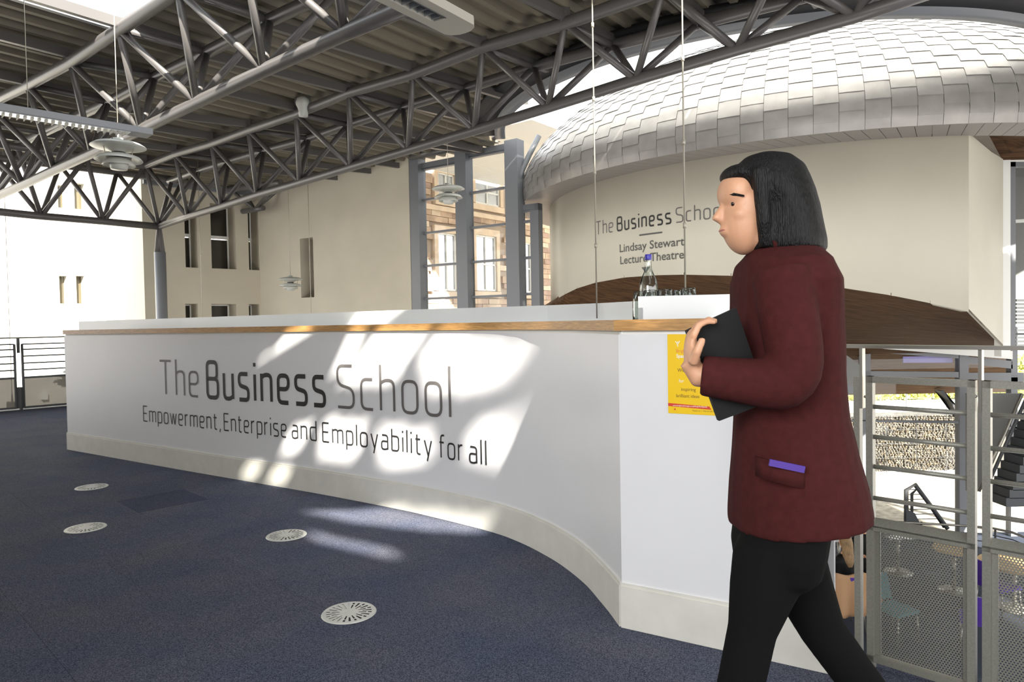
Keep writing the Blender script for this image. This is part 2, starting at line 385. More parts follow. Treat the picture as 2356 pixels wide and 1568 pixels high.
# ================================================================== WALLS A, B, C
HT = EYE+DECK
a1 = on_h(940, 368, DECK); am2 = on_h(1055, 335, DECK)
WD = V((math.sin(math.radians(-55)), math.cos(math.radians(-55)), 0)); WN = V((WD.y, -WD.x, 0))   # along wall A (away left), normal away from viewer
if WN.y < 0: WN = -WN
def pA(px, py, off=0): return on_plane(px, py, a1+WN*off, WN)
corner = pA(598, 600); corner.z = 0
lft = corner-V((.722, .692, 0))*2.52
BD = (corner-lft).normalized(); BN = V((-BD.y, BD.x, 0))
if BN.y < 0: BN = -BN
def pB(px, py, off=0): return on_plane(px, py, corner+BN*off, BN)
def wall(name, o, d, nrm, length, z0, z1, holes, depth, m, parent=None, glassm=None, backd=None):
    """o: start (z ignored), d: unit along, nrm: unit away from viewer; holes: (s0,s1,za,zb)"""
    o = V((o.x, o.y, 0)); S = sorted({0, length}|{h[0] for h in holes}|{h[1] for h in holes}); Z = sorted({z0, z1}|{h[2] for h in holes}|{h[3] for h in holes})
    mb = MB(); up = V((0, 0, 1))
    for i in range(len(S)-1):
        for j in range(len(Z)-1):
            cs, cz_ = (S[i]+S[i+1])/2, (Z[j]+Z[j+1])/2
            if any(h[0] < cs < h[1] and h[2] < cz_ < h[3] for h in holes): continue
            a = o+d*S[i]+up*Z[j]
            mb.obox(a, d*(S[i+1]-S[i]), nrm*depth, up*(Z[j+1]-Z[j]))
    w_ = struct(name, mb, m, parent)
    return w_
def window_fill(o, d, nrm, h, off, bars=(), parent=None, frame_t=.05, gm=None, fm=None, vbars=()):
    o = V((o.x, o.y, 0)); up = V((0, 0, 1)); s0, s1, za, zb = h
    fr = MB(); f = frame_t
    a = o+nrm*off
    fr.obox(a+d*s0+up*za, d*(s1-s0), nrm*.05, up*f).obox(a+d*s0+up*(zb-f), d*(s1-s0), nrm*.05, up*f)
    fr.obox(a+d*s0+up*za, d*f, nrm*.05, up*(zb-za)).obox(a+d*(s1-f)+up*za, d*f, nrm*.05, up*(zb-za))
    for b in bars: fr.obox(a+d*s0+up*b-nrm*.01, d*(s1-s0), nrm*.07, up*.07)
    for b in vbars: fr.obox(a+d*b+up*za-nrm*.01, d*.04, nrm*.06, up*(zb-za))
    w_ = fr.build('window_frame', fm or M['frame'], parent)
    zs = [za]+list(bars)+[zb]
    for i in range(len(zs)-1):
        MB().obox(a+d*(s0+f)+up*(zs[i]+.02)+nrm*.02, d*(s1-s0-2*f), nrm*.01, up*(zs[i+1]-zs[i]-.04)).build('pane', gm or M['darkglass'], w_)
    return w_
# wall A (from its right end at the curtain wall away to the far corner)
oA = pA(944, 500); oA.z = 0
sA = lambda px, py: (pA(px, py)-oA).dot(WD)
lenA = (corner-oA).dot(WD)
wlo, whi = pA(707, 684).z, pA(707, 547).z
hA = [(sA(721, 600), sA(691, 600), wlo, whi)]
wallA = wall('wall_right', oA, WD, WN, lenA+.0, LOW, HT+.9, hA, .45, M['wall'])
window_fill(oA, WD, WN, hA[0], .36, bars=((wlo+whi)/2-.1,), parent=wallA)
oB = corner; BDl = -BD
sB = lambda px, py: (pB(px, py)-oB).dot(BDl)
lenB = (lft-oB).dot(BDl)
zb1 = pB(515, 618).z; zt1 = pB(515, 470).z; zt2 = pB(515, 699).z; zb2 = zt2-1.9; zmid = pB(515, 545).z
hB = []
for x0, x1 in ((427, 456), (487, 544), (573, 597)):
    hB.append((sB(x1, 600), sB(x0, 600), zb1, zt1)); hB.append((sB(x1, 720), sB(x0, 720), zb2, zt2))
wallB = wall('wall_back', oB, BDl, BN, lenB, LOW, HT+.9, hB, .60, M['wall'])
for k, h in enumerate(hB):
    window_fill(oB, BDl, BN, h, .43, bars=((zmid,) if k % 2 == 0 else ()), parent=wallB, frame_t=.03, fm=M['white'])
# end return of wall B
MB().obox(lft+V((0, 0, LOW)), BN*3, -BD*.0+BDl*.02, V((0, 0, HT+.9-LOW))).build('wall_return', M['wall'], wallB)
MB().bar(corner+BDl*.05-BN*.06+V((0, 0, HT-.1)), lft-BN*.06+V((0, 0, HT-.1)), .10, .12).build('edge_beam', M['mull'], wallB)
# wall C: sunlit wing across the void
oC = V((-13.2, 23.5, 0)); CDir = -U; CN = V((-U.y, U.x, 0))
def pC(px, py): return on_plane(px, py, oC, CN)
oC = pC(400, 600); oC.z = 0
sC = lambda px, py: (pC(px, py)-oC).dot(CDir)
hC = []
for x0, x1, y0, y1 in ((138, 156, 634, 698), (177, 196, 634, 698), (134, 152, 425, 477), (172, 196, 420, 480)):
    hC.append((sC(x1, y1), sC(x0, y1), pC(x0, y1).z, pC(x0, y0).z))
wallC = wall('wall_left', oC, CDir, CN, 14, LOW, 8.5, hC, .35, M['wallc'])
for h in hC: window_fill(oC, CDir, CN, h, .28, parent=wallC, gm=M['cglass'], fm=M['cglass'], frame_t=.03)
eb_ = pC(100, 913)
MB().obox(pC(94, 919)-CN*.12, -CDir*.16, CN*.11, V((0, 0, .2))).build('electrical_box', M['white'], wallC)
MB().box(-30, 14, LOW-.2, -5, 30, LOW-.02).build('ground_courtyard', M['gravel'], kind='structure')

# ================================================================== CURTAIN WALL with three mullions
bots = -3.5
def mullpt(px, py): return pA(px, py)
cw = thing('window_wall', 'tall grey-framed glazed screen between the cream wall and the metal drum', 'window', (am2.x, am2.y, 0))
cw.name = 'window_1'; del cw['category']; del cw['label']; cw['kind'] = 'structure'
wd_ = .24
mx_ = [(943, 966), (1048, 1075), (1162, 1194)]
for (xa, xb) in mx_:
    p, q = pA(xa, 600), pA(xb, 600); p.z = q.z = 0
    MB().obox(q+V((0, 0, LOW)), (p-q)*.92, WN*.22, V((0, 0, HT-LOW+(.0)))).build('mullion', M['mull'], cw)
pw = [(964, 1050), (1073, 1164)]
trans = {0: [(966, 461), (968, 537), (971, 612), (973, 687)], 1: [(1074, 444.5), (1078, 524.5), (1080, 603), (1082, 683)]}
for k, (xa, xb) in enumerate(pw):
    p, q = pA(xa, 600, .1), pA(xb, 600, .1); p.z = q.z = 0
    zs = [pA(x, y, .1).z for x, y in trans[k]]; zh = pA(*((1005, 383) if k == 0 else (1118, 354)), .1).z
    zs = sorted(zs+[zs[-1]-.7*i for i in range(1, 6)])+[zh]
    for i, z in enumerate(zs):
        MB().obox(q+V((0, 0, z-.02)), p-q, WN*.08, V((0, 0, .04))).build('transom', M['mull'], cw)
    for i in range(len(zs)-1):
        MB().obox(q+V((0, 0, zs[i]+.02))+WN*.05, p-q, WN*.012, V((0, 0, zs[i+1]-zs[i]-.04))).build('pane', M['glass'], cw)
    MB().obox(q+V((0, 0, zh)), p-q, WN*.1, V((0, 0, .12))).build('head_frame', M['mull'], cw)
    MB().obox(p+V((0, 0, LOW))-WN*.01, (q-p).normalized()*.07, WN*.1, V((0, 0, zh-LOW))).build('white_stop', M['white'], cw)
    MB().tube([p+V((0, 0, zh+.24))-WN*.2, q+V((0, 0, zh+.24))-WN*.2], .08, 12).build('roller_housing', M['steel'], cw)
# narrow bay right of the third mullion, with a little door-like frame
p3, q3 = pA(1196, 600, .15), pA(1221, 600, .15); p3.z = q3.z = 0
zs = sorted([pA(1197, y, .15).z for y in (511, 594, 677)]+[pA(1197, 677, .15).z-.7*i for i in range(1, 5)])+[pA(1200, 487, .15).z]
w3 = link('window_2', None, None, kind='structure'); w3.location = (p3.x, p3.y, 0); w3.matrix_basis = Matrix.Translation(w3.location)
for z in zs: MB().obox(q3+V((0, 0, z-.02)), p3-q3, WN*.08, V((0, 0, .045))).build('transom', M['mull'], w3)
for i in range(len(zs)-1): MB().obox(q3+V((0, 0, zs[i]+.02))+WN*.04, p3-q3, WN*.012, V((0, 0, zs[i+1]-zs[i]-.04))).build('pane', M['glass'], w3)
e3 = pA(1240, 600, .15); e3.z = 0
MB().obox(e3+V((0, 0, LOW)), (q3-e3), WN*.14, V((0, 0, zs[-1]+.12-LOW))).build('frame_post', M['mull'], w3)
MB().obox(e3+V((0, 0, zs[-1])), (p3-e3), WN*.12, V((0, 0, .12))).build('head_frame', M['mull'], w3)

# ================================================================== DRUM (lecture theatre) and its zinc roof
DC = V((5.45, 13.06, 0)); DR = 4.70; WH = EYE+2.16
def dcyl(px, py): return on_cyl(px, py, DC, DR)
def ang(p): return math.atan2(p.y-DC.y, p.x-DC.x)
bot = [(1262, 700), (1285, 685), (1300, 676.6), (1327.6, 663), (1370, 650), (1436, 638), (1512, 632.7), (1574, 631.4), (1682, 634), (1790, 643), (1899, 656), (2050, 679), (2140, 697), (2229, 716)]
bp_ = [dcyl(x, y) for x, y in bot]; ba = [(ang(p) % (2*PI), p.z) for p in bp_]
aL, aR = ba[0][0], ba[-1][0]
def zbot(a):
    if a <= ba[0][0]: return ba[0][1]-(ba[0][0]-a)*4.0
    for (a0, z0_), (a1_, z1_) in zip(ba, ba[1:]):
        if a <= a1_:
            t = (a-a0)/(a1_-a0); return z0_+(z1_-z0_)*t
    return ba[-1][1]
rings_o = []; NA = 110; aS = aL-.55
drum = MB(); vs = []; fs = []
for i in range(NA+1):
    a = aS+(aR-aS)*i/NA; c, s_ = math.cos(a), math.sin(a); zb = max(zbot(a), LOW)
    for r in (DR, DR-.15):
        vs += [(DC.x+r*c, DC.y+r*s_, zb), (DC.x+r*c, DC.y+r*s_, WH)]
for i in range(NA):
    o = i*4; n = o+4; fs += [(o, n, n+1, o+1), (o+2, o+3, n+3, n+2), (o, o+2, n+2, n), (o+1, n+1, n+3, o+3)]
drum.add(vs, fs, True)
dr = thing('lecture_theatre_drum', 'cream curved drum of the lecture theatre with lettering and an arched lower edge', 'drum', (DC.x, DC.y, LOW))
wall_d = drum.build('drum_wall', M['drum'], dr)
# flat return face on the right
pr0 = V((DC.x+DR*math.cos(aR), DC.y+DR*math.sin(aR), 0)); pr1 = V((7.05, 9.98, 0))
zq = on_y(2291, 797, pr1.y).z
dn = (pr1-pr0).normalized(); nn = V((-dn.y, dn.x, 0))
vs = [pr0+V((0, 0, ba[-1][1])), pr1+V((0, 0, zq)), pr1+V((0, 0, on_y(2304, 366, pr1.y).z)), pr0+(pr1-pr0)*.62+V((0, 0, WH)), pr0+V((0, 0, WH))]
MB().add([v for v in vs]+[v+nn*.02 for v in vs], [(0, 1, 2, 3, 4), (9, 8, 7, 6, 5)]+[(k, (k+1) % 5+0, (k+1) % 5+5, k+5) for k in range(5)]).build('return_wall', M['drum'], dr)
# timber underside: planks lofted from the arched edge down and away
edge = [V((p.x, p.y, p.z)) for p in bp_]+[pr1+V((0, 0, zq))]
E0 = [V((-1.0+11.2*i/(len(edge)-1), 14.25, EYE-.66)) for i in range(len(edge))]
E1 = [V((-1.4+14*i/(len(edge)-1), 17.6, EYE-2.0)) for i in range(len(edge))]
for L0, L1, NP in ((edge, E0, 12), (E0, E1, 8)):
    for k in range(NP):
        f0, f1 = k/NP, (k+1)/NP-.012/NP*2
        r0 = [p.lerp(q, f0) for p, q in zip(L0, L1)]; r1 = [p.lerp(q, f1) for p, q in zip(L0, L1)]
        n = len(r0); dz = V((0, 0, .03))
        vs = r0+r1+[p+dz for p in r0]+[p+dz for p in r1]
        fs = [(i, i+1, n+i+1, n+i) for i in range(n-1)]+[(2*n+i, 3*n+i, 3*n+i+1, 2*n+i+1) for i in range(n-1)]
        fs += [(i, 2*n+i, 2*n+i+1, i+1) for i in range(n-1)]+[(n+i, n+i+1, 3*n+i+1, 3*n+i) for i in range(n-1)]
        MB().add(vs, fs).build('plank', M['wood'], dr)
lp = on_y(1632, 656, 10.9)
MB().lathe([(0, -.015), (.07, -.015), (.085, 0), (.085, .02), (0, .02)], lp, 20).build('downlight', M['lamp'], dr)
# roof bowl
RO = 5.22; SH = EYE+2.13
prof = [(5.22, 0), (5.25, .16), (5.24, .36), (5.17, .58), (5.04, .80), (4.86, 1.02), (4.63, 1.24), (4.34, 1.46), (4.0, 1.68), (3.6, 1.88), (3.1, 2.08), (2.4, 2.28), (1.5, 2.42), (0.01, 2.48)]
def prof_at(s):
    for (r0, z0_), (r1, z1_) in zip(prof, prof[1:]):
        L = math.hypot(r1-r0, z1_-z0_)
        if s <= L: return r0+(r1-r0)*s/L, z0_+(z1_-z0_)*s/L, V((-(z1_-z0_), (r1-r0)))/-L
        s -= L
    return prof[-1][0], prof[-1][1], V((0, 1))
roof = thing('drum_roof', 'bulging roof of overlapping zinc shingles above the lecture theatre drum', 'roof', (DC.x, DC.y, SH))
MB().lathe([(r-.02, z) for r, z in prof], (DC.x, DC.y, SH), 120).build('underlay', M['zinc'], roof)
dth = .052; sh_list = []
a_cam = math.atan2(-DC.y, -DC.x) % (2*PI)
for ci in range(-32, 22):
    th = a_cam+ci*dth
    for rj in range(-1, 19):
        s0 = rj*.225+(.1125 if ci % 2 else 0); s1 = s0+.235
        s0c = max(s0, 0)
        if s1 <= .05 or s0 > 4.2: continue
        pts = []
        for q in range(4):
            s = s0c+(s1-s0c)*q/3; r, z, n = prof_at(s); lift = .008*(1-q/3)+.001
            pts.append((r+abs(n.x)*lift, z+max(n.y, 0)*lift, lift))
        cen = V((DC.x+pts[1][0]*math.cos(th), DC.y+pts[1][0]*math.sin(th), SH+pts[1][1]))
        tocam = (CAM-cen); nrm3 = V((math.cos(th), math.sin(th), 0))
        sh_list.append((tocam.length-(1.5 if pts[1][1] < 1.3 else 0), th, pts))
sh_list.sort(key=lambda q: q[0]); stuff = MB()
for idx, (_, th, pts) in enumerate(sh_list):
    vs = []; w2 = dth/2*.985; jit = random.uniform(-.002, .003)
    for (r, z, l) in pts:
        for t_ in (-1, -.33, .33, 1):
            rr = r+jit*(1-abs(t_))+(.004 if abs(t_) < .5 else 0)
            vs.append((DC.x+rr*math.cos(th+t_*w2), DC.y+rr*math.sin(th+t_*w2), SH+z))
    fs = [(i*4+j, i*4+j+1, i*4+j+5, i*4+j+4) for i in range(3) for j in range(3)]
    base = len(vs)
    r, z, l = pts[0]
    vs += vs[:4]
    for t_ in (-1, -.33, .33, 1): vs.append((DC.x+(r-.014)*math.cos(th+t_*w2), DC.y+(r-.014)*math.sin(th+t_*w2), SH+z+.001))
    fs += [(base+j, base+4+j, base+5+j, base+j+1) for j in range(3)]
    if idx < 300: MB().add(vs, fs, True).build('shingle', M['zinc'], roof)
    else: stuff.add(vs, fs, True)
stuff.build('far_shingles', M['zinc'], roof, kind='stuff')
for i in range(76):
    a0 = a_cam-1.75+i*.036; a1_ = a0+.0345; sk = .05
    vs = [(DC.x+r*math.cos(a), DC.y+r*math.sin(a), z) for r, a in ((DR-.02, a0+sk), (RO, a0), (RO, a1_), (DR-.02, a1_+sk)) for z in (SH-.0, SH+.03)]
    MB().add(vs, [(0, 2, 4, 6), (1, 7, 5, 3), (0, 1, 3, 2), (2, 3, 5, 4), (4, 5, 7, 6), (6, 7, 1, 0)]).build('soffit_panel', M['soffit'], roof)
# glazing arch bracket at the left of the roof bowl
gp = [on_y(x, y, 12.4) for x, y in ((1190, 470), (1187, 432), (1200, 395), (1218, 355), (1240, 312))]
arch = MB().tube(gp, .05, 8).build('arched_glazing_bar', M['mull'], roof)

# ================================================================== DECK (profiled metal ceiling) with openings
rim_pts = [on_h(x, y, DECK) for x, y in ((1150, 271), (1193, 214), (1257, 175), (1307, 153), (1414, 111), (1563, 69), (1686, 45), (1849, 24), (2114, 10), (2356, 24))]
RC = V((4.32, 12.15, 0)); 
import itertools
# least squares circle through the measured rim
def fit(ps):
    sx = [[0]*3 for _ in range(3)]; b = [0]*3
    for p in ps:
        row = (2*p.x, 2*p.y, 1); r = p.x**2+p.y**2
        for i in range(3):
            b[i] += row[i]*r
            for j in range(3): sx[i][j] += row[i]*row[j]
    s = Matrix(sx).inverted() @ V(b); return V((s[0], s[1], 0)), math.sqrt(s[2]+s[0]**2+s[1]**2)
RC, RR = fit(rim_pts)
pass
sk0 = on_h(268, 62, DECK)                 # far corner of the rooflight top left
e0, e1 = on_h(100, 366, DECK), on_h(335, 404, DECK)
ed = (e1-e0).normalized(); en = V((-ed.y, ed.x, 0)); en = en if en.y > 0 else -en
# unseen openings behind the camera, traced back along the sun from the wanted patches
desk_n = V((.0, 0, 0))
dk_a, dk_b = V((-4.573, 7.106, 0)), V((-.355, 4.263, 0))
def to_deck(p): return p+SUN*((HT-p.z)/SUN.z)
DESKP = [(-4.573, 7.106), (-2.859, 5.971), (-1.517, 5.10), (-.828, 4.619), (-.509, 4.369), (-.142, 4.045), (.033, 3.833), (.162, 3.616), (.25, 3.43), (.33, 3.20), (.373, 3.007), (.40, 2.87), (.420, 2.744)]
def on_desk(px, py):
    d = ray(px, py); best = None
    for (xa, ya), (xb, yb) in zip(DESKP, DESKP[1:]):
        ex, ey = xb-xa, yb-ya; det = d.x*(-ey)-d.y*(-ex)
        t = (xa*(-ey)-ya*(-ex))/det; s = (d.x*ya-d.y*xa)/det
        if -.002 <= s <= 1.002: return CAM+d*t
    return on_y(px, py, 4)
patches_desk = [[(805, 768), (838, 768), (800, 862), (768, 862)], [(872, 766), (985, 766), (905, 885), (790, 885)],
                [(1010, 764), (1240, 762), (1245, 800), (1215, 850), (1100, 905), (985, 905), (975, 830)],
                [(672, 995), (712, 985), (690, 1048), (652, 1048)], [(745, 975), (838, 985), (822, 1062), (742, 1055)], [(870, 992), (985, 1005), (992, 1070), (885, 1075)],
                [(1085, 985), (1180, 955), (1345, 918), (1335, 985), (1290, 1040), (1180, 1070), (1085, 1060)],
                [(572, 1082), (602, 1084), (585, 1104), (555, 1100)], [(632, 1088), (662, 1092), (655, 1120), (625, 1115)]]
patches_floor = [[(705, 1180), (900, 1172), (1110, 1215), (1125, 1228), (1000, 1225), (820, 1205)], [(700, 1222), (760, 1238), (905, 1270), (925, 1290), (880, 1284), (740, 1250)]]
holes = [[to_deck(on_desk(*q)) for q in P] for P in patches_desk]+[[to_deck(on_h(q[0], q[1], -EYE)) for q in P] for P in patches_floor]
hbb = [(min(p.x for p in h), max(p.x for p in h), min(p.y for p in h), max(p.y for p in h)) for h in holes]
HB = (min(b[0] for b in hbb)-.3, max(b[1] for b in hbb)+.3, min(b[2] for b in hbb)-.3, max(b[3] for b in hbb)+.3)
def deck_open(p):
    if (p.x-RC.x)**2+(p.y-RC.y)**2 < (RR+.18)**2: return True
    if .6 < p.x < 3.6 and .3 < p.y < 1.8: return True  # unseen opening added to drop sky light on the right desk panel
    q = sk0-p
    if q.dot(T) > 0 and q.dot(U) > 0 and q.dot(T) < 4.2 and q.dot(U) < 1.25: return True
    for h, b in zip(holes, hbb):
        if b[0] < p.x < b[1] and b[2] < p.y < b[3] and inpoly(p.x, p.y, h): return True
    return False
def deck_out(p):
    if (p-a1).dot(WN) > .25: return True
    if (p-corner).dot(BN) > .25: return True
    if (p-e0).dot(en) > 0 and (V((p.x, p.y, 0))-lft).dot(BD) < .0: return True
    return False
per = .28; prz = [0, 0, .075, .075]; prt = [0, .07, .10, .25]
dk = MB(); vid = {}
du = .1
tmin, tmax, umin, umax = -12, 22, -11, 16
nu = int((umax-umin)/du); ntt = int((tmax-tmin)/per)
for it in range(ntt):
    for q in range(4):
        ta = tmin+it*per+prt[q]; tb = tmin+it*per+(prt[q+1] if q < 3 else per); za = prz[q]; zb = prz[(q+1) % 4]
        run = None
        for iu in range(nu+1):
            ok = False
            if iu < nu:
                p = T*((ta+tb)/2)+U*(umin+(iu+.5)*du)
                ok = (-7.5 < p.y < 22 and -16 < p.x < 12 and (p.y < 13.5 or p.x < 0)) and not (HB[0] < p.x < HB[1] and HB[2] < p.y < HB[3]) and not deck_out(p) and not deck_open(p)
            if ok and run is None: run = iu
            if not ok and run is not None:
                ua, ub = umin+run*du, umin+iu*du
                dk.add([T*ta+U*ua+V((0, 0, HT+za)), T*tb+U*ua+V((0, 0, HT+zb)), T*tb+U*ub+V((0, 0, HT+zb)), T*ta+U*ub+V((0, 0, HT+za))], [(0, 1, 2, 3)])
                run = None
ceiling = struct('ceiling', dk, M['deck'])
# unseen sheet added behind the viewer, cut to shape the sun patches
rl = MB(); cs_ = .035; nx_ = int((HB[1]-HB[0])/cs_)+2; ny_ = int((HB[3]-HB[2])/cs_)+2
for iy in range(ny_):
    run = None; y_ = HB[2]-.1+iy*cs_
    for ix in range(nx_+8):
        x_ = HB[0]-.1+(ix+.5)*cs_
        ok = ix < nx_+7 and not any(b[0] < x_ < b[1] and b[2] < y_+cs_/2 < b[3] and inpoly(x_, y_+cs_/2, h) for h, b in zip(holes, hbb))
        if ok and run is None: run = ix
        if not ok and run is not None:
            xa_, xb_ = HB[0]-.1+run*cs_, HB[0]-.1+ix*cs_
            rl.add([(xa_, y_, HT+.03), (xb_, y_, HT+.03), (xb_, y_+cs_, HT+.03), (xa_, y_+cs_, HT+.03)], [(0, 1, 2, 3)]); run = None
rl.build('sun_patch_mask', M['deck'], ceiling)
# purlins over the trusses
for k in range(len(N1)):
    n, f = N1[k], F1[k]; a = V((n.x, n.y, HT-.07)); b = V((f.x, f.y, HT-.07)); d = (b-a); d.z = 0; d.normalize()
    L0 = 2.0
    s = .05; e = b
    while s < 6 and not deck_out(b+d*s) and ((b+d*s).x-RC.x)**2+((b+d*s).y-RC.y)**2 > (RR+.3)**2: s += .05
    if k in (0,): s = 0
    MB().bar(a-d*L0, b+d*s, .06, .10).build('purlin', M['steel'], ceiling)
    MB().bar(V((n.x, n.y, n.z)), V((n.x, n.y, HT)), .1, .1, up=(1, 0, 0)).build('bearing_block', M['steel'], ceiling)
for k in range(len(N2)):
    n = N2[k]; a = V((n.x, n.y, HT-.07))
    MB().bar(a-U*2.2, a+U*.9, .06, .10).build('purlin', M['steel'], ceiling)
# rim: dark ring beam, pale fascia, glazing ring
def ring(r0, r1, z0, z1, m, name, parent, c=RC, n=120, a0=0, a1=2*PI):
    vs = []; 
    for i in range(n+1):
        a = a0+(a1-a0)*i/n
        for r, z in ((r0, z0), (r1, z0), (r1, z1), (r0, z1)): vs.append((c.x+r*math.cos(a), c.y+r*math.sin(a), z))
    fs = [(i*4+k, i*4+(k+1) % 4, (i+1)*4+(k+1) % 4, (i+1)*4+k) for i in range(n) for k in range(4)]
    return MB().add(vs, fs, True).build(name, m, parent)
av0, av1 = PI*.975, PI*2.0
ring(RR+.06, RR+.42, HT-.06, HT+.02, M['dark'], 'ring_beam', ceiling, a0=av0, a1=av1)
ring(RR-.10, RR+.06, HT-.12, HT+.30, M['mull'], 'rim_fascia', ceiling, a0=av0, a1=av1)
ring(RR-.50, RR-.42, HT+.44, HT+.50, M['white'], 'glazing_ring', ceiling, a0=av0, a1=av1)
gm_ = bpy.data.materials.new('opal_glazing'); gm_.use_nodes = True; nt = gm_.node_tree; nt.nodes.remove(nt.nodes['Principled BSDF'])
tb = nt.nodes.new('ShaderNodeBsdfTranslucent'); tb.inputs[0].default_value = (.86, .86, .84, 1); df = nt.nodes.new('ShaderNodeBsdfDiffuse'); df.inputs[0].default_value = (.7, .7, .7, 1)
mx = nt.nodes.new('ShaderNodeMixShader'); mx.inputs[0].default_value = .15; nt.links.new(tb.outputs[0], mx.inputs[1]); nt.links.new(df.outputs[0], mx.inputs[2]); nt.links.new(mx.outputs[0], nt.nodes['Material Output'].inputs[0])
for i in range(16):
    b0 = av0-.12+(av1-av0+.12)*i/16; b1 = av0-.12+(av1-av0+.12)*(i+.985)/16; vs = []
    for a in (b0, (b0+b1)/2, b1):
        for r, z in ((RR-.02, .30), (RR-1.8, 1.35), (1.6, 2.55)): vs.append((RC.x+r*math.cos(a), RC.y+r*math.sin(a), HT+z))
    MB().add(vs, [(0, 3, 4, 1), (1, 4, 5, 2), (3, 6, 7, 4), (4, 7, 8, 5)]).build('glazing_pane', gm_, ceiling)
for i in range(16):
    a = av0+(av1-av0)*(i+.5)/16; d = V((math.cos(a), math.sin(a), 0))
    MB().bar(RC+d*(RR-.05)+V((0, 0, HT+.28)), RC+d*(RR-1.3)+V((0, 0, HT+1.0)), .04, .06).build('glazing_bar', M['white'], ceiling)
# rooflight upstand, top left
for (d1, L, nrm_) in ((-T, 4.2, U), (-U, 1.25, T)):
    MB().obox(sk0+V((0, 0, -.03)), d1*L, nrm_*.06, V((0, 0, .42))).build('rooflight_upstand', M['mull'], ceiling)
# edge trim of the deck above the void
MB().bar(V((e0.x, e0.y, HT))-ed*4, V((e1.x, e1.y, HT))+ed*.1, .14, .16).build('edge_beam', M['mull'], ceiling)

# ================================================================== STONE BUILDING beyond the glazed screen
sb0 = V((-2.55, 19.4, 0)); SN = V((-U.y, U.x, 0)) if U.x > 0 else U
SN = V((-U.y, U.x, 0)); SN = SN if SN.y > 0 else -SN
def pS(px, py): return on_plane(px, py, sb0, SN)
bd = thing('stone_building', 'sunny brown sandstone building seen through the glazed screen', 'building', (sb0.x, sb0.y, LOW))
s_of = lambda p: (p-sb0).dot(U)
sL, sR = s_of(pS(945, 600)), s_of(pS(1262, 600))
ztop, zlow = EYE+4.10, pS(1100, 712).z-.4
MB().obox(sb0+U*(sL-1)+SN*.08+V((0, 0, LOW)), U*(sR-sL+5), SN*.4, V((0, 0, EYE+4.33-LOW))).build('backing_wall', M['mortar'], bd)
wins = [(1094, 1150, 405, 466), (1097, 1143, 539, 668), (1008, 1046, 395, 455), (1010, 1052, 534, 668), (1195, 1224, 556, 672)]
wr = []
for x0, x1, y0, y1 in wins:
    a, b = pS(x0, y1), pS(x1, y0); c_ = pS(x0, y0); wr.append((s_of(a), s_of(pS(x1, y1)), a.z, c_.z))
ch = .17; z = zlow; row = 0; ns = 0
while z < ztop:
    s = sL-random.uniform(0, .3)
    hh = ch*(1.35 if row % 5 == 2 else 1)
    while s < sR:
        L = random.uniform(.28, .62)
        if not any(w0-.16 < s+L and s < w1+.16 and z0_-.2 < z+hh and z < z1_+.22 for w0, w1, z0_, z1_ in wr):
            k = random.random()
            MB().obox(sb0+U*(s+.006)+V((0, 0, z+.006))-SN*random.uniform(0, .02), U*(L-.012), SN*.1, V((0, 0, hh-.012))).build('stone_block', M['stone'] if k < .5 else M['stone2'] if k < .75 else M['stone3'], bd); ns += 1
        s += L
    z += hh; row += 1
pass
for w0, w1, z0_, z1_ in wr:
    sr = MB().obox(sb0+U*(w0-.16)+V((0, 0, z0_-.2))-SN*.06, U*(w1-w0+.32), SN*.2, V((0, 0, .18)))
    sr.obox(sb0+U*(w0-.16)+V((0, 0, z1_))-SN*.04, U*(w1-w0+.32), SN*.18, V((0, 0, .2)))
    sr.obox(sb0+U*(w0-.16)+V((0, 0, z0_))-SN*.03, U*.15, SN*.17, V((0, 0, z1_-z0_))).obox(sb0+U*(w1+.01)+V((0, 0, z0_))-SN*.03, U*.15, SN*.17, V((0, 0, z1_-z0_)))
    sr.build('window_surround', M['dress'], bd)
    fr = MB(); o_ = sb0+V((0, 0, z0_))
    fr.obox(o_+U*w0+SN*.02, U*.05, SN*.05, V((0, 0, z1_-z0_))).obox(o_+U*(w1-.05)+SN*.02, U*.05, SN*.05, V((0, 0, z1_-z0_))).obox(o_+U*((w0+w1)/2-.02)+SN*.02, U*.04, SN*.05, V((0, 0, z1_-z0_)))
    for q in (0, .48, 1): fr.obox(o_+U*w0+SN*.02+V((0, 0, (z1_-z0_-.05)*q)), U*(w1-w0), SN*.05, V((0, 0, .05)))
    f_ = fr.build('sash_window', M['white'], bd)
    MB().obox(o_+U*(w0+.04)+SN*.06, U*(w1-w0-.08), SN*.01, V((0, 0, z1_-z0_))).build('pane', mat('sky_reflecting_pane', (.5, .52, .55), .08, metal=.6) if 'skp' not in M else M['skp'], f_)
zb_ = pS(1080, 497).z
MB().obox(sb0+U*(sL-1)+V((0, 0, zb_))-SN*.1, U*(sR-sL+5), SN*.2, V((0, 0, .14))).build('string_course', M['dress'], bd)
# canopy soffit panels above
cnp = thing('canopy_soffit', 'pale panelled canopy soffit above the stone wall, seen through the glazed screen', 'canopy', (0, 17, HT))
zc = EYE+4.35
for i in range(8):
    for j in range(4):
        o_ = V((sb0.x, sb0.y, zc))+U*(sL-1.2+i*1.25)-SN*(.06+(j+1)*1.25)
        MB().obox(o_, U*1.235, SN*1.235, V((0, 0, .05))).build('soffit_panel', M['white'], cnp)

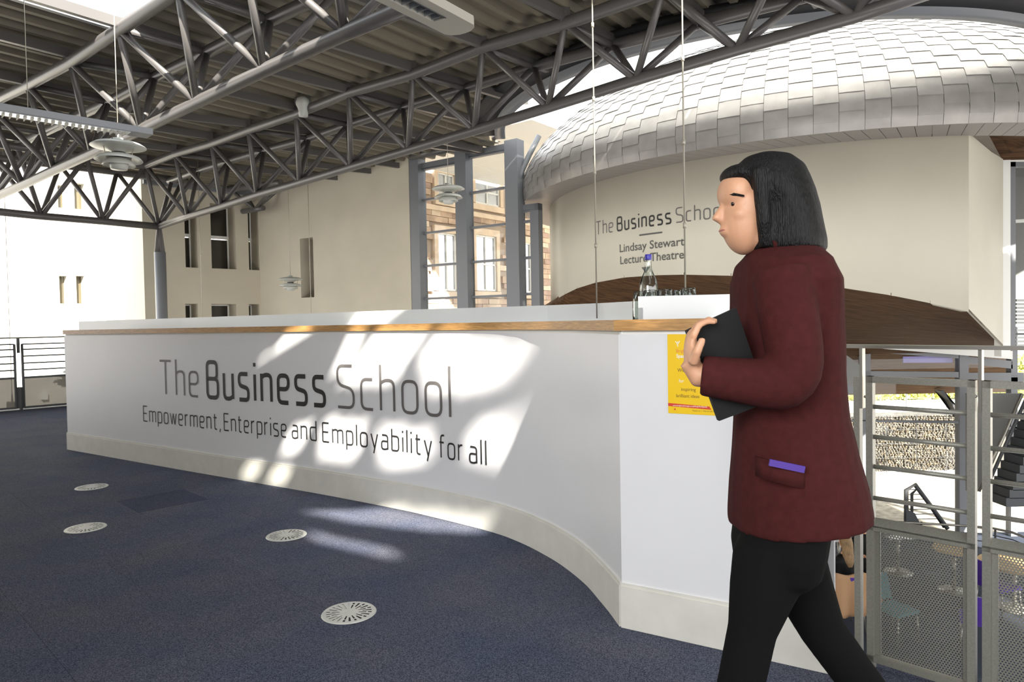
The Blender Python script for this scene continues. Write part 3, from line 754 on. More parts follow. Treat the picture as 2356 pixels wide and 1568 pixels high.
# ================================================================== DESK
NS = 140
def desk_curve():
    pts = [V((x, y, 0)) for x, y in DESKP]; out = []
    n = len(pts)
    for i in range(n-1):
        p0, p1, p2, p3_ = pts[max(i-1, 0)], pts[i], pts[i+1], pts[min(i+2, n-1)]
        m = 1 if i < 2 else 14
        for k in range(12):
            t = k/12
            out.append(.5*((2*p1)+(-p0+p2)*t+(2*p0-5*p1+4*p2-p3_)*t*t+(-p0+3*p1-3*p2+p3_)*t*t*t) if i >= 2 else p1.lerp(p2, t))
    out.append(pts[-1]); return out
DCV = desk_curve()
CN_ = V((.420, 2.744, 0)); CE = V((1.082, 2.345, 0))
cum = [0]
for a, b in zip(DCV, DCV[1:]): cum.append(cum[-1]+(b-a).length)
def d_at(s, off=0):          # point on the desk face at arc length s, off towards the viewer
    for i in range(len(cum)-1):
        if s <= cum[i+1] or i == len(cum)-2:
            t = (s-cum[i])/(cum[i+1]-cum[i]); p = DCV[i].lerp(DCV[i+1], t); d = (DCV[i+1]-DCV[i]).normalized()
            return p+V((d.y, -d.x, 0))*off
def d_s(px, py):
    d = ray(px, py); 
    for i in range(len(cum)-1):
        A, B = DCV[i], DCV[i+1]; ex, ey = B.x-A.x, B.y-A.y; det = d.x*(-ey)+d.y*ex
        t = (A.x*(-ey)+A.y*ex)/det; s = (d.x*A.y-d.y*A.x)/det
        if -.001 <= s <= 1.001 and t > 0: return cum[i]+s*(cum[i+1]-cum[i]), EYE+d.z*t
    return None
def offs(path, off):         # offset a plan polyline towards the viewer side
    out = []
    for i, p in enumerate(path):
        d = (path[min(i+1, len(path)-1)]-path[max(i-1, 0)]).normalized(); out.append(p+V((d.y, -d.x, 0))*off)
    return out
def slabwall(path, t_front, t_back, z0, z1, name, m, parent):
    A = offs(path, t_front); B = offs(path, t_back); vs = []
    for a, b in zip(A, B): vs += [(a.x, a.y, z0), (a.x, a.y, z1), (b.x, b.y, z0), (b.x, b.y, z1)]
    fs = []
    for i in range(len(A)-1):
        o = i*4; n = o+4; fs += [(o, n, n+1, o+1), (o+2, o+3, n+3, n+2), (o, o+2, n+2, n), (o+1, n+1, n+3, o+3)]
    fs += [(0, 1, 3, 2), (len(vs)-4, len(vs)-2, len(vs)-1, len(vs)-3)]
    return MB().add(vs, fs, False).build(name, m, parent)
desk = thing('reception_desk', 'long white curved reception desk with oak trim, cream plinth and school lettering', 'desk', (-.8, 4.6, 0))
PZ0, PZ1, TZ1 = .165, 1.165, EYE+.002
pth = DCV; p2_ = [CN_, CN_.lerp(CE, .5), CE]
for smooth_path, nm in ((pth, 'front_panel'), (p2_, 'front_panel')):
    o = slabwall(smooth_path, 0, -.04, PZ0-.02, PZ1, nm, M['panel'], desk)
    if len(smooth_path) > 5:
        o.data.polygons.foreach_set('use_smooth', [True]*len(o.data.polygons))
        md = o.modifiers.new('e', 'EDGE_SPLIT'); md.split_angle = .6
slabwall(pth, .012, -.04, .0, PZ0, 'plinth', M['skirt'], desk); slabwall([CN_+V((.0, 0, 0)), CE], .012, -.04, .0, PZ0, 'plinth', M['skirt'], desk)
slabwall(pth, .008, -.04, PZ0, PZ0+.012, 'plinth_bead', M['skirt'], desk); slabwall([CN_, CE], .008, -.04, PZ0, PZ0+.012, 'plinth_bead', M['skirt'], desk)
slabwall(pth, -.012, -.04, PZ1, PZ1+.014, 'shadow_gap', M['white'], desk); slabwall([CN_, CE], -.012, -.04, PZ1, PZ1+.014, 'shadow_gap', M['white'], desk)
slabwall(pth, .014, -.05, PZ1+.014, TZ1, 'oak_trim', M['oak'], desk); slabwall([CN_-(CE-CN_).normalized()*.012, CE], .014, -.05, PZ1+.014, TZ1, 'oak_trim', M['oak'], desk)
slabwall(pth, -.05, -.42, TZ1-.03, TZ1-.003, 'worktop', M['ledge'], desk)
wt = MB().prism([(CN_.x+.03, CN_.y+.06), (CE.x, CE.y+.05), (1.2, 3.3), (.75, 3.95), (.15, 4.1), (-.3, 4.55), (-.25, 4.25), (.12, 3.75), (.33, 3.3)][::1], TZ1-.03, TZ1-.003).build('worktop', M['ledge'], desk)
# end panels
MB().obox(CE+V((0, 0, 0)), V((.0, 0, 0))+(CN_-CE).normalized()*.04, V((.12, .75, 0)), V((0, 0, PZ1))).build('end_panel', M['panel'], desk)
MB().obox(DCV[0]+V((0, .0, 0)), V((.04, -.02, 0)), V((.30, .45, 0)), V((0, 0, PZ1))).build('end_panel', M['panel'], desk)
# raised screen behind the trim
SZ = EYE+.10
up_pts = [on_h(x, y, .10) for x, y in ((181, 739), (420, 731), (700, 721), (940, 712), (1120, 706.5), (1260, 702), (1380, 697), (1468, 692), (1520, 689))]
path_u = [V((p.x, p.y, 0)) for p in up_pts]
# keep the screen a sensible distance behind the face
pass
slabwall(path_u, 0, -.03, TZ1-.01, SZ, 'raised_screen', M['ledge'], desk)
bx0, bx1 = on_h(1468, 681.5, .10), on_h(1690, 676, .10); bx0.z = bx1.z = 0
pass
dd = (bx1-bx0).normalized(); bk = V((-dd.y, dd.x, 0))
slabwall([bx0, bx0.lerp(bx1, .5), bx1, bx1+dd*.1], 0, -.025, TZ1-.02, SZ, 'raised_screen', M['ledge'], desk)
MB().obox(bx0+V((0, 0, TZ1-.01)), dd*.02, bk*.3, V((0, 0, .06))).build('screen_return', M['ledge'], desk)

# ---- stroke lettering
X_ = .70
G = {
 'T': (.60, [([(0, 1), (.60, 1)], 0), ([(.30, 1), (.30, 0)], 0)]),
 'h': (.42, [([(0, 1.05), (0, 0)], 0), ([(0, .62), (.10, X_), (.42, X_), (.42, 0)], .16)]),
 'e': (.43, [([(.41, 0), (0, 0), (0, X_), (.43, X_), (.43, .35), (0.02, .35)], .17)]),
 'B': (.53, [([(0, .53), (0, 1), (.49, 1), (.49, .53), (0, .53)], .15), ([(0, .53), (.53, .53), (.53, 0), (0, 0), (0, .54)], .17)]),
 'u': (.42, [([(0, X_), (0, 0), (.32, 0), (.42, .08)], .16), ([(.42, X_), (.42, 0)], 0)]),
 's': (.42, [([(.40, X_), (0, X_), (0, .39), (.42, .31), (.42, 0), (0, 0)], .13)]),
 'i': (.0, [([(0, X_), (0, 0)], 0), ([(0, .91), (0, 1.01)], 0)]),
 'n': (.42, [([(0, X_+.03), (0, 0)], 0), ([(0, .62), (.10, X_), (.42, X_), (.42, 0)], .16)]),
 'S': (.54, [([(.50, 1), (0, 1), (0, .55), (.54, .44), (.54, 0), (0, 0)], .19)]),
 'c': (.37, [([(.37, X_), (0, X_), (0, 0), (.37, 0)], .18)]),
 'o': (.46, [([(.23, X_), (.46, X_), (.46, 0), (0, 0), (0, X_), (.24, X_)], .19)]),
 'l': (.0, [([(0, 1.07), (0, 0)], 0)]),
 'E': (.46, [([(.46, 1), (0, 1)], 0), ([(0, 1), (0, 0)], 0), ([(0, 0), (.46, 0)], 0), ([(0, .52), (.42, .52)], 0)]),
 'm': (.74, [([(0, X_+.03), (0, 0)], 0), ([(0, .62), (.10, X_), (.37, X_), (.37, 0)], .15), ([(.37, .62), (.47, X_), (.74, X_), (.74, 0)], .15)]),
 'p': (.44, [([(0, X_), (0, -.27)], 0), ([(0, X_), (.44, X_), (.44, 0), (0, 0)], .17)]),
 'w': (.66, [([(0, X_), (.17, 0)], 0), ([(.17, 0), (.33, X_)], 0), ([(.33, X_), (.49, 0)], 0), ([(.49, 0), (.66, X_)], 0)]),
 'r': (.27, [([(0, X_+.03), (0, 0)], 0), ([(0, .56), (.12, X_), (.27, X_)], .08)]),
 't': (.32, [([(.10, .92), (.10, 0), (.32, 0)], .13), ([(0, X_), (.31, X_)], 0)]),
 ',': (.06, [([(.06, .06), (0, -.15)], 0)]),
 'a': (.41, [([(.04, X_), (.41, X_), (.41, 0)], .16), ([(.41, .40), (0, .40), (0, 0), (.30, 0), (.41, .07)], .14)]),
 'd': (.44, [([(.44, 1.05), (.44, 0)], 0), ([(.44, X_), (0, X_), (0, 0), (.44, 0)], .17)]),
 'y': (.44, [([(0, X_), (.22, 0)], 0), ([(.44, X_), (.16, -.27)], 0)]),
 'b': (.44, [([(0, 1.05), (0, 0)], 0), ([(0, X_), (.44, X_), (.44, 0), (0, 0)], .17)]),
 'f': (.32, [([(.10, 0), (.10, 1.03), (.33, 1.03)], .15), ([(0, X_), (.31, X_)], 0)]),
}
def fillet(pts, r):
    out = [V((*pts[0], 0))]
    for i in range(1, len(pts)-1):
        a, b, c = V((*pts[i-1], 0)), V((*pts[i], 0)), V((*pts[i+1], 0))
        la, lc = (a-b).length, (c-b).length; rr = min(r, la*.5 if i > 1 else la*.98, lc*.5 if i < len(pts)-2 else lc*.98)
        if r <= 0: out.append(b); continue
        p, q = b+(a-b).normalized()*rr, b+(c-b).normalized()*rr
        for k in range(7):
            t = k/6; out.append(p*(1-t)**2+b*2*t*(1-t)+q*t*t)
    out.append(V((*pts[-1], 0))); return out
def word_mesh(word, wgt, gap=.20):
    x = wgt/2; polys = []
    for ch_ in word:
        w_, st = G[ch_]
        for pts, r in st:
            P = fillet(pts, r)
            # subdivide long segments so that they can be bent
            Q = [P[0]]
            for a, b in zip(P, P[1:]):
                n = max(1, int((b-a).length/.25))
                Q += [a.lerp(b, (k+1)/n) for k in range(n)]
            L = []; 
            for i, p in enumerate(Q):
                d = (Q[min(i+1, len(Q)-1)]-Q[max(i-1, 0)])
                if d.length < 1e-6: d = V((1, 0, 0))
                d.normalize(); n = V((-d.y, d.x, 0))
                L.append(((p.x+x+n.x*wgt/2, p.y+n.y*wgt/2), (p.x+x-n.x*wgt/2, p.y-n.y*wgt/2)))
            polys.append(L)
        x += w_+gap+wgt*.9
    return polys, x-gap-wgt*.9+wgt/2
def put_word(word, wgt, place, x0, x1, cap, base, name, m, parent, vscale=1):
    polys, W = word_mesh(word, wgt); mb = MB(); k = 0
    for L in polys:
        k += 1
        vs = []; 
        for (a, b) in L:
            for q in (a, b):
                vs.append(place(x0+(x1-x0)*q[0]/W, base+q[1]*cap, (k % 3)*.00012))
        mb.add(vs, [(2*i, 2*i+1, 2*i+3, 2*i+2) for i in range(len(L)-1)])
    return mb.build(name, m, parent)
def on_face(s, z, lift=0):
    p = d_at(s, .0032+lift); return (p.x, p.y, z)
def S_(px, py): return d_s(px, py)[0]
for wd2, xa, xb, wg, mm in (('The', 368, 458, .07, 'grey'), ('Business', 475, 750, .115, 'black'), ('School', 775, 1038, .07, 'grey')):
    put_word(wd2, wg, on_face, S_(xa, 880), S_(xb, 890), .292, .645, 'lettering', M[mm], desk)
for wd2, xa, xb in (('Empowerment,', 331, 510), ('Enterprise', 516, 661), ('and', 672, 730), ('Employability', 742, 995), ('for', 1010, 1066), ('all', 1079, 1120)):
    put_word(wd2, .085, on_face, S_(xa, 990), S_(xb, 1020), .136, .385, 'lettering', M['black'], desk)
# lettering on the drum
def cyl_at(a, z, lift=0):
    return (DC.x+(DR+.004+lift)*math.cos(a), DC.y+(DR+.004+lift)*math.sin(a), z)
def A_(px, py): return ang(dcyl(px, py)) % (2*PI)
bz = dcyl(1420, 531).z; capz = dcyl(1421, 500.5).z-bz
pass
for wd2, xa, xb, wg, mm in (('The', 1371, 1411, .085, 'grey'), ('Business', 1419.5, 1545, .13, 'black'), ('School', 1555, 1668, .085, 'grey')):
    put_word(wd2, wg, cyl_at, A_(xa, 520), A_(xb, 505), capz, bz, 'lettering', M[mm], dr)
a0_, a1__ = A_(1471, 540), A_(1524, 534); zz = dcyl(1498, 537.5).z
MB().add([cyl_at(a0_+(a1__-a0_)*i/6, zz+dz_) for i in range(7) for dz_ in (-.011, .011)], [(2*i, 2*i+2, 2*i+3, 2*i+1) for i in range(6)]).build('rule_line', M['dgrey'], dr)
def text_polys(txt, font_size=1, bold=0):
    c = bpy.data.curves.new('t', 'FONT'); c.body = txt; c.size = font_size; c.offset = bold; c.resolution_u = 3
    o = bpy.data.objects.new('t', c); COL.objects.link(o); bpy.context.view_layer.update()
    me = bpy.data.meshes.new_from_object(o.evaluated_get(bpy.context.evaluated_depsgraph_get()))
    vs = [v.co.copy() for v in me.vertices]; fs = [tuple(p.vertices) for p in me.polygons]
    bpy.data.objects.remove(o); bpy.data.curves.remove(c); return vs, fs
def put_text(txt, place, x0, x1, cap, base, name, m, parent, bold=0):
    vs, fs = text_polys(txt, 1, bold); xs = [v.x for v in vs]; a, b = min(xs), max(xs); capu = .73
    return MB().add([place(x0+(x1-x0)*(v.x-a)/(b-a), base+v.y/capu*cap) for v in vs], fs).build(name, m, parent)
z1_ = dcyl(1500, 571.5).z; z2_ = dcyl(1500, 600.5).z; cp = dcyl(1428, 561).z-dcyl(1428, 580).z
put_text('Lindsay Stewart', cyl_at, A_(1426, 571), A_(1575, 560), cp, z1_, 'lettering', M['dgrey'], dr, .01)
put_text('Lecture Theatre', cyl_at, A_(1427.5, 598), A_(1574, 588), cp, z2_, 'lettering', M['dgrey'], dr, .01)
ac = A_(1486, 618); zt_ = dcyl(1486, 614).z
MB().add([cyl_at(ac-.016, zt_), cyl_at(ac+.016, zt_), cyl_at(ac, zt_-.09)], [(0, 1, 2)]).build('arrow_mark', M['dgrey'], dr)

# ================================================================== POSTER on the right hand desk panel
pd = (CE-CN_).normalized(); pn = V((pd.y, -pd.x, 0))
def pp(px, py): return on_plane(px, py, CN_, pn)
tl = pp(1536, 768.5); bl = pp(1537, 949.5); ph_ = tl.z-bl.z; pw_ = .212
ps0 = (tl-CN_).dot(pd); pz1 = tl.z; pz0 = pz1-ph_
pass
def onp(s, z, lift=0.0): return tuple(CN_+pd*(ps0+s)+pn*(.003+lift)+V((0, 0, pz0+z)))
poster = thing('poster', 'yellow printed poster stuck on the white desk panel behind the woman’s forearm'.replace('’', "'"), 'poster', onp(0, 0))
def slab(poly, z0, z1, name, m, parent):
    n = len(poly); vs = [onp(s, z, z0) for s, z in poly]+[onp(s, z, z1) for s, z in poly]
    return MB().add(vs, [tuple(range(n)), tuple(range(n, 2*n))[::-1]]+[(k, (k+1) % n, n+(k+1) % n, n+k) for k in range(n)]).build(name, m, parent)
slab([(0, 0), (pw_, 0), (pw_, ph_), (0, ph_)], -.002, .0, 'sheet', M['yellow'], poster)
sc = ph_/181.0   # metres per photo pixel on the poster
def pxy(px, py): return ((px-1536)*sc*1.03, ph_-(py-768.5)*sc)
slab([pxy(1536, 933), pxy(1536, 926), pxy(1628, 930), pxy(1632, 937)], .0002, .0004, 'red_strip', M['red'], poster)
slab([pxy(1548.5, 941.5), pxy(1554, 941.5), pxy(1551.2, 936.5)], .0002, .0004, 'triangle_mark', M['red'], poster)
def ptext(txt, px, py, cap_px, m, w_px=None, bold=0):
    vs, fs = text_polys(txt, 1, bold); xs = [v.x for v in vs]; a, b = min(xs), max(xs); cap = cap_px*sc; k = cap/.73
    x0, z0_ = pxy(px, py); kx = (w_px*sc/(b-a)) if w_px else k*.92
    MB().add([onp(x0+(v.x-a)*kx, z0_+v.y*k, .0006) for v in vs], fs).build('printed_text', m, poster)
ptext('Bright Red', 1556, 810, 8, M['porange'], bold=.004); ptext('Sparks', 1556, 822, 8.5, M['pwhite'], bold=.02)
ptext('We are', 1558, 854, 8.5, M['pbrown']); ptext('for', 1561, 878, 8, M['pwhite']); ptext('inspiring', 1566, 897, 8, M['pbrown']); ptext('brilliant ideas', 1555, 912, 8, M['pbrown'])
ptext('www.brightredtriangle.co.uk/BrightRedSparks', 1547, 932.5, 3.2, M['pwhite'], 78, .01); ptext('Apply by 1 March 2019', 1590, 942, 3, M['pbrown'], 50)
for pts in ([pxy(1557, 790), pxy(1559, 797), pxy(1560.5, 797), pxy(1559, 789)], [pxy(1553.5, 785), pxy(1555, 784), pxy(1559, 790), pxy(1558, 791.5)], [pxy(1564.5, 784), pxy(1563.3, 783), pxy(1559.5, 790), pxy(1560.5, 791.5)], [pxy(1558, 785.5), pxy(1560.5, 785.5), pxy(1560.5, 788), pxy(1558, 788)]):
    slab(pts, .0002, .0005, 'figure_mark', M['pwhite'], poster)

# ================================================================== BOTTLE, GLASSES, CABLES on the desk
bp0 = on_y(1492, 640, 3.15); zb0 = TZ1-.002
bt = thing('water_bottle', 'clear glass water bottle with a blue cap on the desk', 'bottle', (bp0.x, bp0.y, zb0))
zt0 = on_y(1492, 585, 3.15).z; Hb = zt0-zb0; k = Hb/.31
pass
prof_b = [(0, .003), (.036, .003), (.041, .012), (.0425, .06), (.0425, .14), (.041, .165), (.034, .195), (.022, .222), (.0155, .24), (.0135, .262), (.0135, .292), (.015, .295), (.015, .303), (.0, .303)]
MB().lathe([(r, z*k) for r, z in prof_b], (bp0.x, bp0.y, zb0), 32).build('glass_body', M['bglass'], bt)
MB().lathe([(0, .284*k), (.0148, .284*k), (.0155, .286*k), (.0155, .306*k), (.014, .31*k), (0, .31*k)], (bp0.x, bp0.y, zb0), 24).build('cap', M['blue'], bt)
gl0 = None
gls = [(1474, 3.11, 674, 'leftmost glass of the group beside the bottle'), (1497, 3.03, 671, 'glass directly in front of the bottle'), (1530, 3.04, 669, 'glass just right of the bottle'),
       (1551, 3.16, 671, 'glass in the middle of the group, right of the bottle'), (1566, 3.25, 672, 'glass behind the rightmost one'), (1584, 3.10, 666, 'rightmost and tallest-standing glass')]
for i, (x, y, ty, lb) in enumerate(gls):
    top = on_y(x, ty-4, y); hz = top.z-zb0
    g_ = thing('tumbler', 'clear upturned tumbler, '+lb, 'glass', (top.x, top.y, zb0), 'tumblers beside the water bottle')
    pr_ = [(.036, .0), (.038, .02), (.037, hz*.6), (.031, hz-.004), (.028, hz), (0, hz), (0, hz-.006), (.026, hz-.007), (.034, hz*.6), (.0345, .02), (.033, .0)]
    MB().lathe(pr_, (top.x, top.y, zb0), 28).build('glass_wall', M['bglass'], g_)
    MB().lathe([(.0345, -.0), (.0365, .0), (.0385, .004), (.0365, .006), (.0345, .004)], (top.x, top.y, zb0), 28).build('rim', M['bglass'], g_)
def cable(pts, r, label, m=M['cable'], group=None, beads=0):
    t = thing('hanging_cable', label, 'cable', pts[-1], group)
    MB().tube(pts, r, 6).build('wire', m, t)
    a, b = V(pts[0]), V(pts[-1])
    for i in range(beads):
        p = a.lerp(b, (i+1)/(beads+1)); MB().tube([p-V((0, 0, .012)), p+V((0, 0, .012))], r*2.0, 8).build('ferrule', m, t)
    return t
for (x0, x1, y1, d_, lb) in ((1357, 1373, 695, 3.85, 'thin steel cable dropping to the desk screen left of the bottle'), (1564.5, 1577, 668, 3.35, 'thin steel cable dropping to the desk just right of the bottle')):
    bpt = on_y(x1, y1+12, d_); tpt = on_y(x0, -120, d_); tpt = V((bpt.x+(tpt.x-bpt.x)*.1, bpt.y, HT+.0))
    tpt = V((tpt.x, bpt.y, HT)); cable([tpt, V((bpt.x, bpt.y, max(bpt.z-.06, TZ1)))], .0042, lb, beads=7)

# ================================================================== CEILING HUNG THINGS
def dish(r_out, r_in, z_edge, z_mid, th=.004):    # curved shade
    P = []
    for i in range(7):
        t = i/6; P.append((r_in+(r_out-r_in)*t, z_mid+(z_edge-z_mid)*(t**1.6)))
    return P+[(r, z-th) for r, z in P[::-1]]
def pendant(px, py_top, D, label, y=None):
    c = on_y(px, py_top, D); s = 1.0
    t = thing('pendant_lamp', label, 'lamp', c, 'tiered enamel pendant lamps')
    x, y_, z = c
    def la(prof, name, m=M['pend']): return MB().lathe(prof, c, 40).build(name, m, t)
    la([(0, .035), (.045, .035), (.047, .0), (0, .0)], 'cap')
    P = [(.04, 0), (.12, .0), (.20, -.022), (.25, -.05), (.25, -.054), (.19, -.032), (.12, -.075), (.055, -.098), (.05, -.12)]
    la([(.045, 0), (.13, -.004), (.21, -.022), (.25, -.048), (.252, -.052), (.20, -.060), (.11, -.078), (.05, -.11), (.04, -.13)], 'top_shade')
    la([(.06, -.122), (.14, -.132), (.19, -.152), (.218, -.185), (.216, -.188), (.17, -.168), (.10, -.158), (.07, -.158)], 'middle_shade')
    la([(.07, -.165), (.11, -.172), (.135, -.205), (.15, -.235), (.148, -.238), (.12, -.222), (.08, -.215)], 'lower_shade')
    la([(.085, -.222), (.082, -.235), (.075, -.275), (.0, -.278)], 'core')
    la([(.062, -.10), (.062, -.165), (.0, -.165)], 'inner_cone', M['dark'])
    for a in (0, 2*PI/3, 4*PI/3):
        MB().tube([c+V((.15*math.cos(a), .15*math.sin(a), -.06)), c+V((.12*math.cos(a), .12*math.sin(a), -.2))], .004, 6).build('strut', M['cable'], t)
    MB().tube([c+V((0, 0, .03)), V((c.x, c.y, HT-.0))], .004, 6).build('cord', M['cable'], t)
    MB().tube([c+V((0, 0, .03)), c+V((0, 0, .10))], .009, 8).build('cord_grip', M['pend'], t)
    return t
pendant(272, 326, 7.0, 'pale tiered pendant lamp hanging below the left light fitting, nearest of the pendants')
pendant(1031, 427, 10.7, 'pale tiered pendant lamp hanging in front of the glazed screen')
pendant(668, 637, 14.2, 'small far tiered pendant lamp hanging before the cream wall').scale = (.78, .78, .78) if False else (1, 1, 1)
pendant(151, 856, 13.4, 'far tiered pendant lamp half hidden by the left end of the desk')
c = on_y(28, 918, 12.2)
t = thing('square_pendant', 'small grey box pendant hanging low behind the left railing', 'lamp', c)
MB().box(c.x-.06, c.y-.06, c.z-.14, c.x+.06, c.y+.06, c.z-.04).build('body', M['mull'], t); MB().tube([c+V((0, 0, -.04)), c+V((0, 0, .1))], .012, 8).build('stem', M['mull'], t)
MB().tube([c, V((c.x, c.y, HT))], .005, 6).build('cord', M['cable'], t)
for (x0, y0, x1, y1, D, lb) in ((704, 205, 716, 722, 12.4, 'thin wire hanging past the sensor bell down to the desk'), (452, 275, 466, 738, 13.0, 'faint wire hanging just right of the round column')):
    b = on_y(x1, y1, D); cable([V((b.x, b.y, HT)), V((b.x, b.y, b.z-.6))], .005, lb, beads=3)
# bell shaped sensor on truss A
c = on_y(698, 266, 9.9)
t = thing('bell_spotlight', 'white bell-shaped lamp fitting fixed on the upper chord of the long truss', 'lamp', c)
MB().lathe([(0, -.01), (.062, -.01), (.066, .06), (.075, .10), (.098, .15), (.10, .19), (.085, .235), (.05, .26), (0, .265)], c, 28).build('housing', M['pend'], t)
MB().tube([c+V((-.11, 0, .17)), c+V((-.11, 0, .26)), c+V((0, 0, .33)), c+V((.11, 0, .26)), c+V((.11, 0, .17))], .006, 6).build('bracket', M['mull'], t)
c = on_y(377, 405, 14.6)
t = thing('ceiling_spotlight', 'small square lamp on a stub bracket above the column', 'lamp', c)
MB().box(c.x-.05, c.y-.05, c.z-.05, c.x+.05, c.y+.05, HT-.02).build('stub', M['mull'], t); MB().box(c.x-.045, c.y-.055, c.z-.09, c.x+.045, c.y+.04, c.z-.05).build('lens', M['white'], t)
# linear light 1 (left): seen edge-on
la_, lb_ = on_h(345, 314, 1.80), on_h(-140, 236, 1.80)
t = thing('linear_light', 'long grey suspended linear light fitting at the left edge, seen side-on', 'light fitting', la_)
d = (lb_-la_).normalized(); sd2 = V((-d.y, d.x, 0)); L = (lb_-la_).length
MB().obox(la_-sd2*.09+V((0, 0, 0)), d*L, sd2*.18, V((0, 0, .055))).build('housing', M['lumig'], t)
MB().obox(la_+d*.18-sd2*.06+V((0, 0, -.006)), d*(L-.2), sd2*.12, V((0, 0, .006))).build('louvre_tray', M['louvre'], t)
for i in range(int((L-.3)/.05)):
    MB().obox(la_+d*(.22+i*.05)-sd2*.06+V((0, 0, -.028)), d*.006, sd2*.12, V((0, 0, .022))).build('louvre_blade', M['lumi'], t)
MB().tube([la_+d*.95+V((0, 0, .055)), V(((la_+d*.95).x, (la_+d*.95).y, HT))], .003, 6).build('suspension_wire', M['cable'], t)
# linear light 2 (top middle): seen from below
hh = 1.80
q = [on_h(1043, 88, hh), on_h(1101, 64, hh), on_h(996, 0, hh), on_h(850, 0, hh)]
mid = (q[0]+q[1])/2; ax = ((q[2]+q[3])/2-mid).normalized(); wv = V((-ax.y, ax.x, 0)); wv = wv if wv.dot(q[1]-q[0]) > 0 else -wv
wd3 = .115; L = 2.4
t = thing('linear_light', 'long cream suspended linear light fitting at the top middle, its louvred underside showing', 'light fitting', mid)
P = []
ends = [(-.08, -1.0), (-.115, -.8), (-.14, -.4), (-.145, 0), (-.14, .4), (-.115, .8), (-.08, 1.0)]
P = [mid+ax*(-e*-1*1.0 if False else (.0+(.145+e)))+wv*(wd3*s) for e, s in ends]
P += [mid+ax*L+wv*wd3, mid+ax*L-wv*wd3]
vs = [V((p.x, p.y, mid.z)) for p in P]; vt = [V((p.x, p.y, mid.z+.05)) for p in P]; n = len(P)
# leave the louvre slot open: body built as four pieces
lw = .05
def pc(a0, a1, b0, b1, z0, z1, nm, m): MB().obox(mid+ax*a0+wv*b0+V((0, 0, z0)), ax*(a1-a0), wv*(b1-b0), V((0, 0, z1-z0))).build(nm, m, t)
nose = MB().prism([(p.x, p.y) for p in P[:7]]+[((mid+ax*.24+wv*wd3).x, (mid+ax*.24+wv*wd3).y), ((mid+ax*.24-wv*wd3).x, (mid+ax*.24-wv*wd3).y)], mid.z, mid.z+.055).build('end_cap', M['lumi'], t)
pc(.24, L, lw, wd3, 0, .055, 'side_panel', M['lumi']); pc(.24, L, -wd3, -lw, 0, .055, 'side_panel', M['lumi']); pc(.24, L, -lw, lw, .05, .055, 'reflector', M['louvre'])
pc(.24, L, lw-.006, lw, -.004, .05, 'louvre_edge', M['frame'])
for i in range(34): pc(.26+i*.062, .262+i*.062, -lw, lw-.006, .004, .045, 'louvre_blade', M['louvre'])
for a in (.35,): MB().tube([mid+ax*a+wv*.09+V((0, 0, .05)), V(((mid+ax*a+wv*.09).x, (mid+ax*a+wv*.09).y, HT))], .0025, 6).build('suspension_wire', M['cable'], t)

# ================================================================== FLOOR GRILLES
def grille(px, py, label):
    c = on_h(px, py, -EYE); c.z = 0; R_ = .112
    t = thing('floor_grille', label, 'grille', c, 'round swirl air grilles in the carpet')
    # disc cut into sectors with slots: solid base plus raised bars leaves dark slots
    MB().lathe([(0, .0008), (R_*.97, .0008)], c, 48, False).build('duct_opening', M['dark'], t)
    n = 24; mb = MB()
    def quad(r0, r1, a0, a1, k=4):
        vs = []
        for i in range(k+1):
            a = a0+(a1-a0)*i/k; vs += [c+V((r0*math.cos(a), r0*math.sin(a), .0035)), c+V((r1*math.cos(a), r1*math.sin(a), .0035))]
        mb.add(vs, [(2*i, 2*i+1, 2*i+3, 2*i+2) for i in range(k)])
    quad(0, R_*.30, 0, 2*PI, 48); quad(R_*.90, R_, 0, 2*PI, 48)
    mb.lathe([(R_, .0035), (R_+.003, 0)], c, 48)
    for i in range(n):
        a = 2*PI*i/n; sw = 2*PI/n
        inner_first = i % 2 == 0
        # slot positions along radius
        sl = [(.36, .66), (.72, .86)] if inner_first else [(.50, .84)]
        segs = []; r = .30
        for s0, s1 in sl: segs.append((r, s0)); r = s1
        segs.append((r, .90))
        slw = .24
        for s0, s1 in segs: quad(R_*s0, R_*s1, a-sw/2, a+sw/2, 3)
        for s0, s1 in sl:
                        quad(R_*s0, R_*s1, a-sw/2, a-slw*.22, 2); quad(R_*s0, R_*s1, a+slw*.22, a+sw/2, 2)
    mb.build('slotted_plate', M['grille'], t)
    # small vanes sunk in the slots
    v = MB()
    for i in range(n):
        a = 2*PI*i/n; d = V((math.cos(a), math.sin(a), 0)); s_ = V((-d.y, d.x, 0))
        if d.x > -.15: continue            # on this side the vanes are tipped down out of sight
        v.add([c+d*R_*.34+s_*.0055+V((0, 0, .0032)), c+d*R_*.88+s_*.0065+V((0, 0, .0032)), c+d*R_*.88-s_*.0045+V((0, 0, .0016)), c+d*R_*.34-s_*.0035+V((0, 0, .0016))], [(0, 1, 2, 3)])
    v.build('vanes', M['grille'], t)
grille(803, 1409, 'pale round slotted floor grille, nearest to the viewer')
grille(659, 1231, 'pale round slotted floor grille in the carpet nearest the middle of the desk plinth')
grille(197, 1214, 'pale round slotted floor grille on the left, the nearer of the two left ones')
grille(211, 1120, 'pale round slotted floor grille, furthest away near the left end of the desk')

# ================================================================== RAILINGS
def tubeobj(a, b, r, name, m, parent, n=10): return MB().tube([a, b], r, n).build(name, m, parent)
